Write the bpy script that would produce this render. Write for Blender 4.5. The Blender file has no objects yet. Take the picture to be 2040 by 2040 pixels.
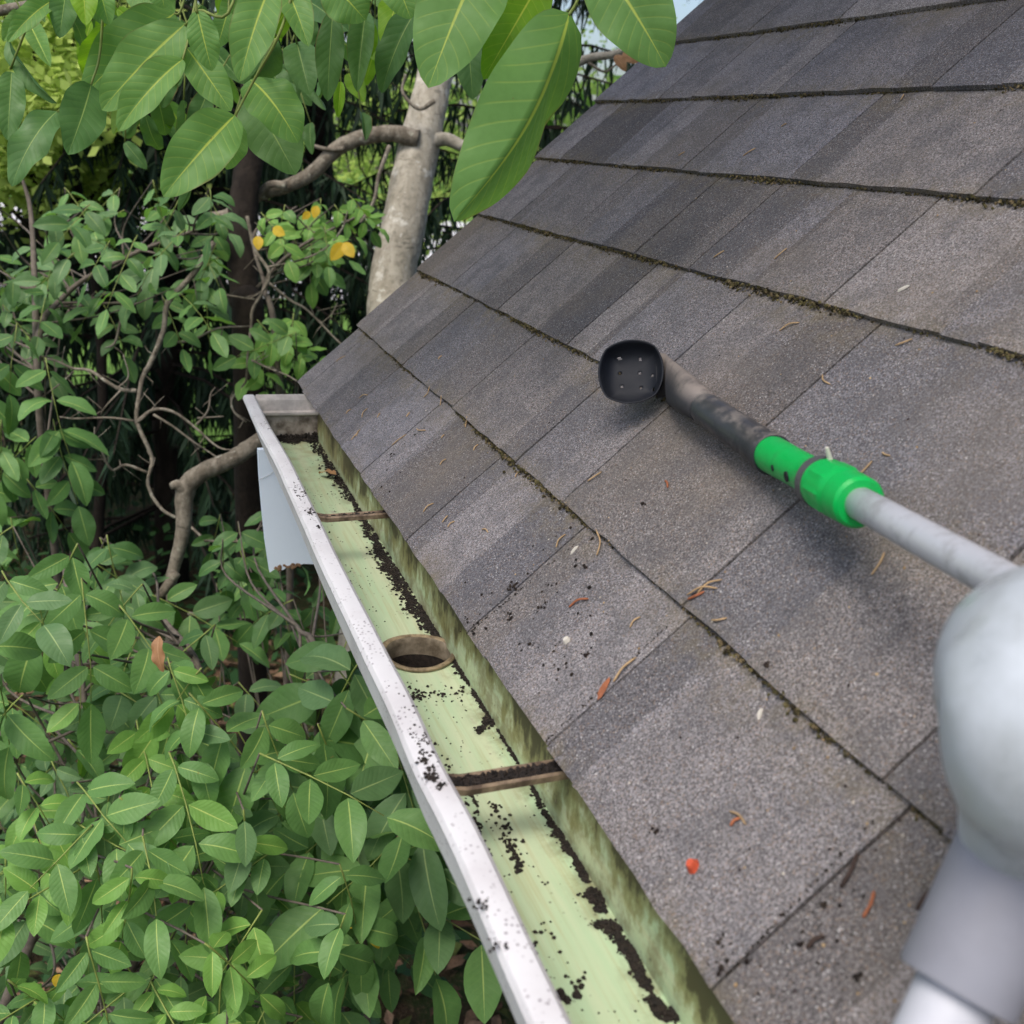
import bpy, bmesh, math, random
import numpy as np
from mathutils import Vector, Matrix, noise
random.seed(7)
rnd = random.uniform
sc = bpy.context.scene
COL = sc.collection
V = Vector

# ------------------------------------------------------------------ camera
H = 2.3                                   # eave height above the ground
TH = math.radians(44)                     # roof pitch
CT, ST = math.cos(TH), math.sin(TH)
WR = Matrix(((0.93852, -0.33781, 0.07116), (-0.04985, -0.33658, -0.94033), (0.34161, 0.87897, -0.33273)))
CAM = V((-0.26833, -1.75619, 0.40555 + H))
cam = bpy.data.cameras.new('camera')
cam.sensor_width = 36; cam.lens = 36.0; cam.clip_start = 0.02; cam.clip_end = 400
camo = bpy.data.objects.new('camera', cam); COL.objects.link(camo)
mw = Matrix.Identity(4)
for i in range(3):
    mw[i][0] = WR[0][i]; mw[i][1] = -WR[1][i]; mw[i][2] = -WR[2][i]; mw[i][3] = CAM[i]
camo.matrix_world = mw
cam.dof.use_dof = True; cam.dof.focus_distance = 1.15; cam.dof.aperture_fstop = 10
sc.camera = camo

# ------------------------------------------------------------------ light
SUN_EL, SUN_AZ = math.radians(62), math.radians(222)      # direction TO the sun (azimuth from +x, counter-clockwise)
w = bpy.data.worlds.new('World'); sc.world = w; w.use_nodes = True
wt = w.node_tree; wt.nodes.clear()
sky = wt.nodes.new('ShaderNodeTexSky'); sky.sky_type = 'NISHITA'; sky.sun_disc = False
sky.sun_elevation = SUN_EL; sky.sun_rotation = math.pi / 2 - SUN_AZ
sky.dust_density = 4.0; sky.air_density = 1.0; sky.ozone_density = 1.0
bg = wt.nodes.new('ShaderNodeBackground'); bg.inputs[1].default_value = 0.15
wo = wt.nodes.new('ShaderNodeOutputWorld')
wt.links.new(sky.outputs[0], bg.inputs[0]); wt.links.new(bg.outputs[0], wo.inputs[0])
sl = bpy.data.lights.new('sun', 'SUN'); sl.energy = 1.5; sl.angle = math.radians(26); sl.color = (1, .96, .9)
so = bpy.data.objects.new('sun', sl); COL.objects.link(so)
sd = V((math.cos(SUN_EL) * math.cos(SUN_AZ), math.cos(SUN_EL) * math.sin(SUN_AZ), math.sin(SUN_EL)))
so.rotation_euler = sd.to_track_quat('Z', 'Y').to_euler(); so.location = (0, 0, 20)
sc.view_settings.view_transform = 'Standard'; sc.view_settings.look = 'None'
sc.view_settings.gamma = 1; sc.view_settings.use_curve_mapping = False
sc.view_settings.exposure = 0.62

# ------------------------------------------------------------------ helpers
DS = 2040 / 1932.0                        # picture measurements are read off a 1932 px wide copy
def ray(px, py):
    x = (px * DS - 1020) / 2040; y = (py * DS - 1020) / 2040
    return WR.transposed() @ V((x, y, 1))
def at(px, py, depth): return CAM + ray(px, py) * depth
def on_plane(px, py, p0, n):
    d = ray(px, py); return CAM + d * ((p0 - CAM).dot(n) / d.dot(n))
ROOFN = V((-ST, 0, CT)); UPR = V((CT, 0, ST)); ALONG = V((0, 1, 0)); EAVE = V((0, 0, H))
def roof(s, y, h=0.0): return EAVE + UPR * s + ALONG * y + ROOFN * h
def roof_at(px, py, h=0.0): return on_plane(px, py, EAVE + ROOFN * h, ROOFN)
def roof_sy(px, py):
    p = roof_at(px, py) - EAVE; return p.dot(UPR), p.y
def depth_of(p): return (WR @ (p - CAM)).z

def tag(o, label=None, cat=None, group=None, kind=None):
    if label: o['label'] = label
    if cat: o['category'] = cat
    if group: o['group'] = group
    if kind: o['kind'] = kind
    return o
def link(o, parent=None):
    COL.objects.link(o)
    if parent is not None:
        o.parent = parent
        o.matrix_parent_inverse = Matrix.Translation(-V(parent.get('_o', (0, 0, 0))))
    return o
def thing(name, loc, label, cat, group=None):
    o = bpy.data.objects.new(name, None); o.empty_display_size = .1
    o.location = loc; COL.objects.link(o); o['_o'] = tuple(loc)
    return tag(o, label, cat, group)
def sub_empty(name, parent):
    o = bpy.data.objects.new(name, None); COL.objects.link(o); o.parent = parent
    o.matrix_parent_inverse = Matrix.Translation(-V(parent['_o'])); o['_o'] = (0, 0, 0)
    return o

class MB:
    def __init__(s): s.v = []; s.f = []; s.m = []; s.uv = None; s.col = None
    def add(s, vs, fs, mi=0, col=None):
        b = len(s.v); s.v += [tuple(v) for v in vs]
        s.f += [tuple(i + b for i in f) for f in fs]; s.m += [mi] * len(fs)
        if col is not None:
            if s.col is None: s.col = []
            s.col += [col] * len(vs)
    def box(s, c, sx, sy, sz, M=None, mi=0, col=None):
        vs = [V((x * sx / 2, y * sy / 2, z * sz / 2)) for x in (-1, 1) for y in (-1, 1) for z in (-1, 1)]
        if M is not None: vs = [M @ v for v in vs]
        vs = [v + V(c) for v in vs]
        s.add(vs, [(0, 1, 3, 2), (4, 6, 7, 5), (0, 4, 5, 1), (2, 3, 7, 6), (0, 2, 6, 4), (1, 5, 7, 3)], mi, col)
    def tube(s, pts, rad, n=8, cap=True, mi=0, rough=0.0, col=None):
        pts = [V(p) for p in pts]
        if not hasattr(rad, '__len__'): rad = [rad] * len(pts)
        rings = []; t0 = (pts[1] - pts[0]).normalized()
        a = t0.orthogonal().normalized()
        for i, p in enumerate(pts):
            t = (pts[min(i + 1, len(pts) - 1)] - pts[max(i - 1, 0)])
            if t.length < 1e-9: t = t0
            t.normalize(); a = (a - t * a.dot(t)).normalized(); b = t.cross(a)
            ring = []
            for k in range(n):
                g = 2 * math.pi * k / n; r = rad[i] * (1 + (rnd(-rough, rough) if rough else 0))
                ring.append(p + (a * math.cos(g) + b * math.sin(g)) * r)
            rings.append(ring)
        vs = [v for r in rings for v in r]; fs = []
        for i in range(len(pts) - 1):
            for k in range(n):
                fs.append((i * n + k, i * n + (k + 1) % n, (i + 1) * n + (k + 1) % n, (i + 1) * n + k))
        if cap: fs.append(tuple(range(n - 1, -1, -1))); fs.append(tuple(range((len(pts) - 1) * n, len(pts) * n)))
        s.add(vs, fs, mi, col)
    def mesh(s, name, mats, smooth=False):
        me = bpy.data.meshes.new(name); me.from_pydata(s.v, [], s.f)
        for m in (mats if isinstance(mats, (list, tuple)) else [mats]): me.materials.append(m)
        if any(s.m): me.polygons.foreach_set('material_index', s.m)
        if smooth: me.polygons.foreach_set('use_smooth', [True] * len(me.polygons))
        if s.col is not None:
            ca = me.color_attributes.new('tone', 'FLOAT_COLOR', 'POINT')
            ca.data.foreach_set('color', np.array(s.col, dtype=np.float32).ravel())
        me.update(); return me
    def build(s, name, mats, parent=None, smooth=False, kind=None):
        o = bpy.data.objects.new(name, s.mesh(name, mats, smooth)); link(o, parent)
        if kind: o['kind'] = kind
        return o

def spline(pts, n=6):
    """Catmull-Rom through points (any dimension, as Vectors)."""
    P = [V(p) for p in pts]
    if len(P) < 3: return [P[0].lerp(P[-1], i / n) for i in range(n + 1)]
    P = [P[0] * 2 - P[1]] + P + [P[-1] * 2 - P[-2]]; out = []
    for i in range(1, len(P) - 2):
        for k in range(n):
            t = k / n; a, b, c, d = P[i - 1], P[i], P[i + 1], P[i + 2]
            out.append(.5 * ((2 * b) + (c - a) * t + (2 * a - 5 * b + 4 * c - d) * t * t + (3 * b - a - 3 * c + d) * t ** 3))
    out.append(P[-2]); return out
def taper(r0, r1, n): return [r0 + (r1 - r0) * i / max(1, n - 1) for i in range(n)]

# ------------------------------------------------------------------ materials
class NT:
    def __init__(s, name):
        s.mat = bpy.data.materials.new(name); s.mat.use_nodes = True
        s.t = s.mat.node_tree; s.t.nodes.clear()
        s.out = s.t.nodes.new('ShaderNodeOutputMaterial')
    def n(s, kind, **ins):
        nd = s.t.nodes.new('ShaderNode' + kind)
        for k, v in ins.items():
            k2 = k.replace('_', ' ')
            if k.startswith('a_'): setattr(nd, k[2:], v); continue
            sock = nd.inputs[int(k[1:])] if k[0] == 'i' and k[1:].isdigit() else nd.inputs[k2]
            s.put(sock, v)
        return nd
    def put(s, sock, v):
        if isinstance(v, bpy.types.NodeSocket): s.t.links.new(v, sock)
        elif isinstance(v, bpy.types.Node): s.t.links.new(v.outputs[0], sock)
        else:
            if sock.type == 'RGBA' and hasattr(v, '__len__') and len(v) == 3: v = (*v, 1)
            sock.default_value = v
    def math(s, op, a, b=0.0, c=None, clamp=False):
        nd = s.t.nodes.new('ShaderNodeMath'); nd.operation = op; nd.use_clamp = clamp
        s.put(nd.inputs[0], a); s.put(nd.inputs[1], b)
        if c is not None: s.put(nd.inputs[2], c)
        return nd.outputs[0]
    def rng(s, v, a, b, c=0.0, d=1.0, smooth=True):
        nd = s.t.nodes.new('ShaderNodeMapRange')
        if smooth: nd.interpolation_type = 'SMOOTHSTEP'
        for i, x in enumerate((v, a, b, c, d)): s.put(nd.inputs[i], x)
        return nd.outputs[0]
    def mix(s, f, a, b, op='MIX'):
        nd = s.t.nodes.new('ShaderNodeMix'); nd.data_type = 'RGBA'; nd.blend_type = op
        s.put(nd.inputs[0], f); s.put(nd.inputs[6], a); s.put(nd.inputs[7], b); return nd.outputs[2]
    def pos(s, scale=None):
        g = s.t.nodes.new('ShaderNodeNewGeometry').outputs['Position']
        if scale is None: return g
        m = s.t.nodes.new('ShaderNodeMapping'); m.inputs['Scale'].default_value = scale
        s.t.links.new(g, m.inputs[0]); return m.outputs[0]
    def noise(s, vec, scale, detail=3.0, rough=.55):
        return s.n('TexNoise', Vector=vec, Scale=scale, Detail=detail, Roughness=rough).outputs[0]
    def surf(s, col, rough=.6, spec=.5, bump=None, bstr=.3, bdist=.001, metal=0.0, **kw):
        p = s.n('BsdfPrincipled'); s.put(p.inputs['Base Color'], col); s.put(p.inputs['Roughness'], rough)
        s.put(p.inputs['Specular IOR Level'], spec); s.put(p.inputs['Metallic'], metal)
        for k, v in kw.items(): s.put(p.inputs[k.replace('_', ' ')], v)
        if bump is not None:
            b = s.n('Bump', Strength=bstr, Distance=bdist, Height=bump); s.t.links.new(b.outputs[0], p.inputs['Normal'])
        s.t.links.new(p.outputs[0], s.out.inputs[0]); s.p = p; return p

def m_plain(name, c, rough=.6, var=.25, scale=30, spec=.4, c2=None, bstr=.2, metal=0.0):
    t = NT(name); nz = t.noise(t.pos(), scale, 5, .6)
    c2 = c2 or tuple(x * (1 - var) for x in c)
    t.surf(t.mix(t.rng(nz, .3, .7), c, c2), rough, spec, nz, bstr, .002, metal); return t.mat

def m_shingle():
    t = NT('shingle_granules'); P = t.pos()
    att = t.n('Attribute', a_attribute_name='tone'); sep = t.n('SeparateColor', Color=att.outputs['Color'])
    r, g, b = sep.outputs
    base = t.mix(g, (.158, .153, .167), (.190, .173, .168))
    base = t.mix(1, base, t.n('CombineColor', Red=r, Green=r, Blue=r).outputs[0], 'MULTIPLY')
    vo = t.n('TexVoronoi', Vector=P, Scale=1050.0); vs = t.n('SeparateColor', Color=vo.outputs['Color'])
    fine = t.noise(P, 560, 2, .7); mid = t.noise(P, 26, 4, .6); big = t.noise(P, 5, 3, .5)
    gran = t.math('MULTIPLY', t.rng(vs.outputs[0], 0, 1, .45, 1.5), t.rng(fine, .25, .75, .6, 1.4))
    gc = t.n('CombineColor', Red=gran, Green=gran, Blue=gran).outputs[0]
    col = t.mix(1, base, gc, 'MULTIPLY')
    col = t.mix(t.math('MULTIPLY', t.rng(vs.outputs[1], .965, .985), .55), col, (.62, .60, .58))
    col = t.mix(t.math('MULTIPLY', t.rng(vs.outputs[2], .9, .96), .5), col, (.26, .17, .11))
    col = t.mix(t.rng(mid, .42, .68, 0, .42), col, (.075, .075, .082))
    col = t.mix(t.rng(big, .5, .72, 0, .30), col, (.19, .155, .115))
    dirt = t.math('MULTIPLY', b, t.rng(t.noise(P, 60, 4, .65), .35, .65))
    col = t.mix(dirt, col, (.17, .135, .07))
    t.surf(col, .93, .25, t.math('ADD', fine, vs.outputs[0]), .55, .0012); return t.mat

XB = .02
def m_trough():
    t = NT('gutter_green_paint'); P = t.pos(); sp = t.n('SeparateXYZ', Vector=P)
    x, y, z = sp.outputs
    streak = t.noise(t.pos((60, 5, 60)), 1.0, 5, .6)
    grain = t.noise(t.pos((220, 7, 220)), 1.0, 4, .65)
    col = t.mix(t.rng(streak, .3, .72), (.43, .57, .36), (.54, .60, .40))
    col = t.mix(t.rng(grain, .48, .68, 0, .5), col, (.42, .43, .23))
    silt = t.math('MULTIPLY', t.rng(x, XB - .03, XB - .002), t.rng(t.noise(P, 26, 5, .7), .42, .62, 0, .65)); col = t.mix(silt, col, (.16, .13, .06))
    # algae and mould drips on the back wall (stain that follows the wall itself)
    wall = t.rng(z, H - .074, H - .062)
    dr = t.noise(t.pos((45, 62, 30)), 1.0, 6, .68); dr2 = t.noise(t.pos((10, 14, 10)), 1.0, 3, .5)
    up = t.rng(z, H - .075, H - .005, -.26, .23, False)
    k = t.math('ADD', t.math('ADD', dr, t.math('MULTIPLY', t.math('SUBTRACT', dr2, .5), .9)), t.math('ADD', up, t.rng(y, -1.3, -.15, .05, .2, False)))
    col = t.mix(t.math('MULTIPLY', wall, t.rng(k, .36, .54, 0, .8)), col, (.205, .195, .062))
    col = t.mix(t.math('MULTIPLY', wall, t.rng(k, .53, .70, 0, .9)), col, (.045, .036, .016))
    # small mould specks and rubbed spots on the floor
    vo = t.n('TexVoronoi', Vector=P, Scale=150.0)
    spk = t.math('MULTIPLY', t.rng(vo.outputs['Distance'], .10, .22, 1, 0), t.rng(t.noise(P, 22, 3, .6), .52, .66))
    col = t.mix(t.math('MULTIPLY', spk, .85), col, (.06, .045, .03))
    rub = t.rng(t.noise(t.pos((34, 22, 34)), 1.0, 4, .6), .66, .73, 0, .6)
    col = t.mix(rub, col, (.36, .29, .27))
    far = t.math('MULTIPLY', t.rng(y, -.42, -.2), t.rng(t.noise(P, 28, 4, .6), .4, .65, 0, .55))
    col = t.mix(far, col, (.34, .30, .15))
    t.surf(col, .55, .35, grain, .15, .001); return t.mat

def m_white_lip():
    t = NT('white_weathered_paint'); P = t.pos()
    vo = t.n('TexVoronoi', Vector=P, Scale=260.0)
    spk = t.math('MULTIPLY', t.rng(vo.outputs['Distance'], .14, .34, 1, 0), t.rng(t.noise(P, 30, 4, .65), .44, .62))
    col = t.mix(t.rng(t.noise(P, 14, 4, .6), .4, .75, 0, .6), (.62, .61, .62), (.45, .42, .43))
    col = t.mix(t.math('MULTIPLY', spk, .8), col, (.13, .10, .12))
    rust = t.rng(t.noise(P, 19, 3, .6), .70, .78, 0, .5)
    col = t.mix(rust, col, (.62, .42, .33))
    t.surf(col, .42, .45, t.noise(P, 90, 3, .6), .08, .001); return t.mat

def m_leaf(name, c1, c2, vein, tr=.28, under=None, veinw=1.0, brown=0.0, sv=.10):
    t = NT(name); uv = t.n('UVMap'); sp = t.n('SeparateXYZ', Vector=uv.outputs[0]); u, v = sp.outputs[0], sp.outputs[1]
    a = t.math('MULTIPLY', t.math('ABSOLUTE', t.math('SUBTRACT', u, .5)), 2.0)
    rn = t.n('ObjectInfo').outputs['Random']; P = t.pos()
    nz = t.noise(P, 9, 3, .55); nf = t.noise(P, 90, 3, .6)
    col = t.mix(t.math('ADD', t.math('MULTIPLY', rn, .6), t.math('MULTIPLY', nz, .5), clamp=True), c1, c2)
    col = t.mix(t.rng(nf, .35, .75, 0, .25), col, tuple(x * .72 for x in c1))
    fr = t.math('FRACT', t.math('MULTIPLY', t.math('SUBTRACT', v, t.math('MULTIPLY', a, .17)), 11.0))
    d = t.math('ABSOLUTE', t.math('SUBTRACT', fr, .5))
    side = t.math('MULTIPLY', t.rng(d, .02, .085, 1, 0), t.rng(a, .75, 1.0, .5, .0))
    wid = t.math('MULTIPLY', t.math('SUBTRACT', 1.15, v), .045 * veinw)
    mid = t.rng(t.math('DIVIDE', a, wid), .7, 1.6, 1, 0)
    blister = t.rng(d, .0, .5, 0, 1)
    col = t.mix(t.math('MULTIPLY', side, sv), col, vein)
    col = t.mix(t.math('MULTIPLY', mid, .78), col, vein)
    if brown: 
        bm_ = t.math('MULTIPLY', t.rng(t.math('ADD', a, t.math('MULTIPLY', nz, .6)), 1.27, 1.38), brown)
        col = t.mix(bm_, col, (.23, .12, .05))
    und = under or tuple(min(1, x * 1.5 + .03) for x in c1)
    bf = t.n('NewGeometry').outputs['Backfacing']
    col = t.mix(bf, col, t.mix(t.math('MAXIMUM', mid, t.math('MULTIPLY', side, sv)), und, vein))
    hgt = t.math('SUBTRACT', t.math('MULTIPLY', blister, .6), t.math('ADD', mid, side))
    spt = t.math('MULTIPLY', t.rng(t.noise(P, 38, 4, .7), .70, .74), .7); col = t.mix(spt, col, (.22, .16, .05))
    p = t.surf(col, t.rng(nf, .3, .7, .42, .58), .30, hgt, .22, .0012)
    trn = t.n('BsdfTranslucent'); tc = t.mix(1, col, (1.25, 1.35, .5), 'MULTIPLY'); t.put(trn.inputs[0], tc)
    mx = t.n('MixShader'); t.put(mx.inputs[0], tr); t.t.links.new(p.outputs[0], mx.inputs[1]); t.t.links.new(trn.outputs[0], mx.inputs[2])
    t.t.links.new(mx.outputs[0], t.out.inputs[0]); return t.mat

def m_vcol(name, rough=.9, scale=80, bstr=.4, spec=.2, bd=.002):
    t = NT(name); att = t.n('Attribute', a_attribute_name='tone'); nz = t.noise(t.pos(), scale, 4, .6)
    col = t.mix(1, att.outputs['Color'], t.mix(t.rng(nz, .25, .75), (.6, .6, .6), (1.35, 1.35, 1.35)), 'MULTIPLY')
    t.surf(col, rough, spec, nz, bstr, bd); return t.mat

def m_bark(name, c1, c2, lichen=None, sc_=18):
    t = NT(name); P = t.pos((1, 1, .35)); nz = t.noise(P, sc_, 6, .62); n2 = t.noise(t.pos(), sc_ * 3, 4, .6)
    col = t.mix(t.rng(nz, .32, .68), c1, c2); col = t.mix(t.rng(n2, .45, .7, 0, .55), col, tuple(x * .55 for x in c2))
    if lichen:
        col = t.mix(t.rng(t.noise(t.pos(), sc_ * .9, 5, .65), .58, .68, 0, .75), col, lichen)
        col = t.mix(t.rng(t.noise(t.pos((1, 1, 4)), sc_ * .5, 4, .6), .62, .7, 0, .6), col, tuple(x * .4 for x in c2))
    t.surf(col, .9, .2, t.math('ADD', nz, n2), .8, .005); return t.mat

def m_foliage(name, c1, c2, tr=.15):
    t = NT(name); att = t.n('Attribute', a_attribute_name='tone')
    col = t.mix(att.outputs['Fac'], c1, c2)
    p = t.surf(col, .65, .25); trn = t.n('BsdfTranslucent'); t.put(trn.inputs[0], col)
    mx = t.n('MixShader'); t.put(mx.inputs[0], tr); t.t.links.new(p.outputs[0], mx.inputs[1]); t.t.links.new(trn.outputs[0], mx.inputs[2])
    t.t.links.new(mx.outputs[0], t.out.inputs[0]); return t.mat

M = {}
M['shingle'] = m_shingle(); M['trough'] = m_trough(); M['lip'] = m_white_lip()
M['wood'] = m_plain('weathered_board', (.20, .19, .18), .85, .4, 40)
M['deck'] = m_plain('roof_felt', (.03, .03, .03), .9)
M['wall'] = m_plain('wall_paint', (.32, .31, .29), .8, .12, 8)
M['soffit'] = m_plain('soffit_paint', (.55, .55, .54), .7, .1, 8)
M['panel'] = m_plain('pale_blue_white_paint', (.76, .85, .95), .5, .1, 5, .4, (.70, .79, .91), .05)
M['rot'] = m_plain('bare_chipped_edge', (.26, .15, .08), .9, .5, 120)
M['muck_and_shade'] = m_plain('wet_muck_and_outlet_shade', (.010, .008, .007), .7, .6, 220, .35, (.028, .020, .015), .6)  # real muck in the trough; also colours the shaded depth of the outlet
M['outlet'] = m_plain('stained_outlet', (.26, .22, .16), .7, .5, 60, .3, (.09, .07, .045))
M['rim'] = m_plain('tan_rim', (.36, .28, .17), .7, .45, 70, .3, (.09, .065, .04))
M['hang'] = m_plain('dirty_hanger_metal', (.30, .22, .145), .6, .5, 70, .4, (.07, .045, .03))
M['capdirt'] = m_plain('mouldy_end_cap', (.46, .40, .35), .7, .5, 60, .3, (.12, .095, .075), .3)
M['capclean'] = m_plain('pinkish_white_paint', (.60, .55, .52), .6, .4, 40)
M['vcol'] = m_vcol('debris_bits'); M['litter'] = m_vcol('leaf_litter_bits', .9, 30)
M['leaf'] = m_leaf('leaf_mid_green', (.100, .222, .062), (.150, .295, .084), (.46, .58, .17))
M['leaf_l'] = m_leaf('leaf_light_green', (.150, .315, .062), (.205, .39, .085), (.55, .64, .18))
M['leaf_d'] = m_leaf('leaf_deep_green', (.060, .145, .042), (.092, .200, .056), (.27, .38, .10))
M['leaf_b'] = m_leaf('leaf_grey_green', (.105, .205, .080), (.140, .255, .100), (.36, .47, .19))
M['leaf_y'] = m_leaf('leaf_yellow', (.62, .40, .025), (.70, .50, .04), (.6, .45, .1))
M['leaf_big'] = m_leaf('leaf_large_green', (.155, .325, .082), (.210, .39, .110), (.64, .72, .14), .40, (.30, .46, .12), 1.0, .5, .34)
M['leaf_big_y'] = m_leaf('leaf_large_yellow_green', (.19, .39, .025), (.25, .45, .035), (.60, .66, .10), .45, None, .8, 0, .3)
M['leaf_big_d'] = m_leaf('leaf_large_deep_green', (.080, .185, .055), (.125, .25, .070), (.34, .46, .14), .28, None, .7, .7, .14)
M['leaf_brown'] = m_leaf('leaf_dead_brown', (.30, .15, .07), (.42, .24, .12), (.5, .32, .18), .15)
M['rachis'] = m_plain('green_stalk', (.24, .30, .07), .6, .3, 60)
M['twig'] = m_plain('grey_brown_twig', (.15, .125, .10), .85, .4, 60)
M['bark_p'] = m_bark('pale_grey_bark', (.50, .46, .38), (.31, .28, .22), (.66, .64, .57))
M['bark_d'] = m_bark('shaded_brown_bark', (.026, .020, .015), (.012, .009, .007))  # near-black tone carries the shade these trunks stand in
M['bark_l'] = m_bark('lichen_bark', (.27, .24, .19), (.12, .10, .075), (.42, .41, .33), 30)
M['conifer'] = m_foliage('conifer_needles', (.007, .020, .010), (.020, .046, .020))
M['far_leaf'] = m_foliage('distant_leaves', (.09, .22, .03), (.62, .76, .20), .55)  # bright end puts sunlight into the leaf colour
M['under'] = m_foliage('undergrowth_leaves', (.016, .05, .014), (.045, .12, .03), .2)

# ------------------------------------------------------------------ ground
def ground():
    mb = MB(); N = 60; R = 150.0
    for j in range(N + 1):
        for i in range(N + 1):
            x = (i / N * 2 - 1); y = (j / N * 2 - 1)
            x = R * x * abs(x); y = R * y * abs(y)
            mb.v.append((x, y, .06 * noise.noise(V((x * .8, y * .8, 0))) * min(1, abs(x + y) * .5)))
    for j in range(N):
        for i in range(N):
            a = j * (N + 1) + i; mb.f.append((a, a + 1, a + N + 2, a + N + 1)); mb.m.append(0)
    t = NT('forest_floor'); n1 = t.noise(t.pos(), 7, 6, .65); n2 = t.noise(t.pos(), 60, 4, .6)
    col = t.mix(t.rng(n1, .35, .65), (.045, .03, .018), (.03, .045, .015)); col = t.mix(t.rng(n2, .5, .7, 0, .7), col, (.13, .085, .05))
    t.surf(col, .95, .1, n2, .8, .02)
    o = mb.build('ground', t.mat, None, True, 'structure')
ground()
def litter():
    mb = MB()
    for i in range(3800):
        if i < 2600: x, y = rnd(-2.2, .78), rnd(-1.6, 3.5)
        else: x, y = rnd(-6, 3), rnd(-1, 8)
        a = rnd(0, 6.28); L = rnd(.025, .06); c = V((x, y, .02 + rnd(0, .03)))
        d = V((math.cos(a), math.sin(a), rnd(-.3, .3))); e = V((-math.sin(a), math.cos(a), rnd(-.4, .4)))
        k = rnd(.4, 1.1); tone = random.choice([(.20, .12, .07), (.28, .18, .11), (.12, .07, .04), (.10, .12, .03)])
        mb.add([c - d * L, c + e * L * .45 + V((0, 0, .01)), c + d * L, c - e * L * .45 + V((0, 0, .008))], [(0, 1, 2, 3)], 0, (*[q * k for q in tone], 1))
    mb.build('leaf_litter', M['litter'], None, False, 'stuff')
litter()

# ------------------------------------------------------------------ house and roof
EXP = .143; NC = 17
house = thing('house', (1.0, -1.5, 0), 'grey-shingled house with a steep roof and white eave gutter', 'house')
roofe = sub_empty('roof', house)
Y0, Y1 = .012, -3.2
JOINTS = {0: [(608, 773), (664, 846), (726, 937), (820, 1066), (937, 1253), (1096, 1479), (1440, 1947)],
          1: [(745, 672), (804, 725), (900, 812), (1024, 922), (1118, 1000), (1354, 1210), (1763, 1549)],
          2: [(897, 569), (991, 616), (1125, 690), (1290, 768), (1500, 872)],
          3: [(1017, 440), (1124, 472), (1261, 508), (1370, 535), (1642, 600)],
          4: [(1114, 318), (1236, 330), (1354, 340), (1571, 356), (1944, 385)],
          5: [(1314, 193), (1377, 192), (1546, 183), (1853, 175)],
          6: [(1333, 87), (1493, 60), (1679, 30)]}
def shingle(k, ya, yb):
    """one shingle of course k between ya (far) and yb (near)"""
    L = ya - yb; gap = rnd(.0010, .0019); ya -= gap; yb += gap
    lift = rnd(0, .0016); skew = rnd(-.0012, .0012)
    # colour zones (granule blends) across the shingle
    zones = []; y = ya
    base_r = random.choice([.82, .95, 1.0, 1.08, 1.15]) * rnd(.94, 1.06); base_g = rnd(.15, .95)
    if L > .10:
        n = random.choice([2, 3, 3, 4]) if L > .16 else 2; cuts = sorted(rnd(.15, .85) for _ in range(n - 1))
        cuts = [0] + cuts + [1]
        for a, b in zip(cuts, cuts[1:]): zones.append((a, b, base_r * rnd(.64, 1.14), min(1, max(0, base_g + rnd(-.5, .5)))))
    else: zones.append((0, 1, base_r, base_g))
    ts = []
    for a, b, r, g in zones:
        m = max(1, int((b - a) * L / .03)); ts += [(a + (b - a) * i / m, r, g) for i in range(m + 1)]
    NS = 8; S1 = EXP + .03
    mb = MB(); cols = []
    nrow = len(ts)
    jag = [rnd(-.0012, .0012) for _ in ts]
    for bot in (0, 1):
        for j in range(NS + 1):
            fj = (j / NS) ** 1.3; sl_ = fj * S1
            for i, (u, r, g) in enumerate(ts):
                yy = ya + (yb - ya) * u
                s = k * EXP + sl_ + (jag[i] + skew * (u - .5) * 2 if j == 0 else 0)
                h = -.0062 * sl_ / EXP + lift * (1 - fj) + .0008 * noise.noise(V((s * 14, yy * 14, k)))
                if j == 0: h -= .0010
                if bot: h -= .0055
                mb.v.append(tuple(roof(s, yy, h)))
                d = max(0, 1 - sl_ / .02) * .5 * (noise.noise(V((yy * 9, k * 3.1, 5))) + .5) + max(0, 1 - (EXP - sl_) / .035) * (.55 + .9 * noise.noise(V((yy * 7, k * 2.3, 1)))) * (1 if sl_ < EXP + .001 else .6)
                cols.append((r, g, max(0, min(.7, d)), 1))
    n1 = (NS + 1) * nrow
    for j in range(NS):
        for i in range(nrow - 1):
            a = j * nrow + i
            mb.f.append((a, a + nrow, a + nrow + 1, a + 1)[::-1]); b = a + n1; mb.f.append((b, b + nrow, b + nrow + 1, b + 1))
    for i in range(nrow - 1): mb.f.append((i, i + 1, i + 1 + n1, i + n1)[::-1])
    for j in range(NS):
        a = j * nrow; mb.f.append((a, a + n1, a + n1 + nrow, a + nrow)[::-1]); a += nrow - 1; mb.f.append((a, a + nrow, a + n1 + nrow, a + n1)[::-1])
    mb.m = [0] * len(mb.f); mb.col = cols
    return mb
random.seed(21)
for k in range(NC):
    ys = [roof_sy(px / DS, py / DS)[1] for px, py in JOINTS.get(k, [])]
    ys = sorted([y for y in ys if y < -.02], reverse=True)
    if not ys: ys = [-rnd(.03, .2)]
    while ys[-1] > Y1 + .15: ys.append(ys[-1] - rnd(.15, .34))
    ed = [Y0 + rnd(-.004, .004)] + ys + [Y1]
    for a, b in zip(ed, ed[1:]):
        shingle(k, a, b).build('shingle', M['shingle'], roofe)
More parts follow.
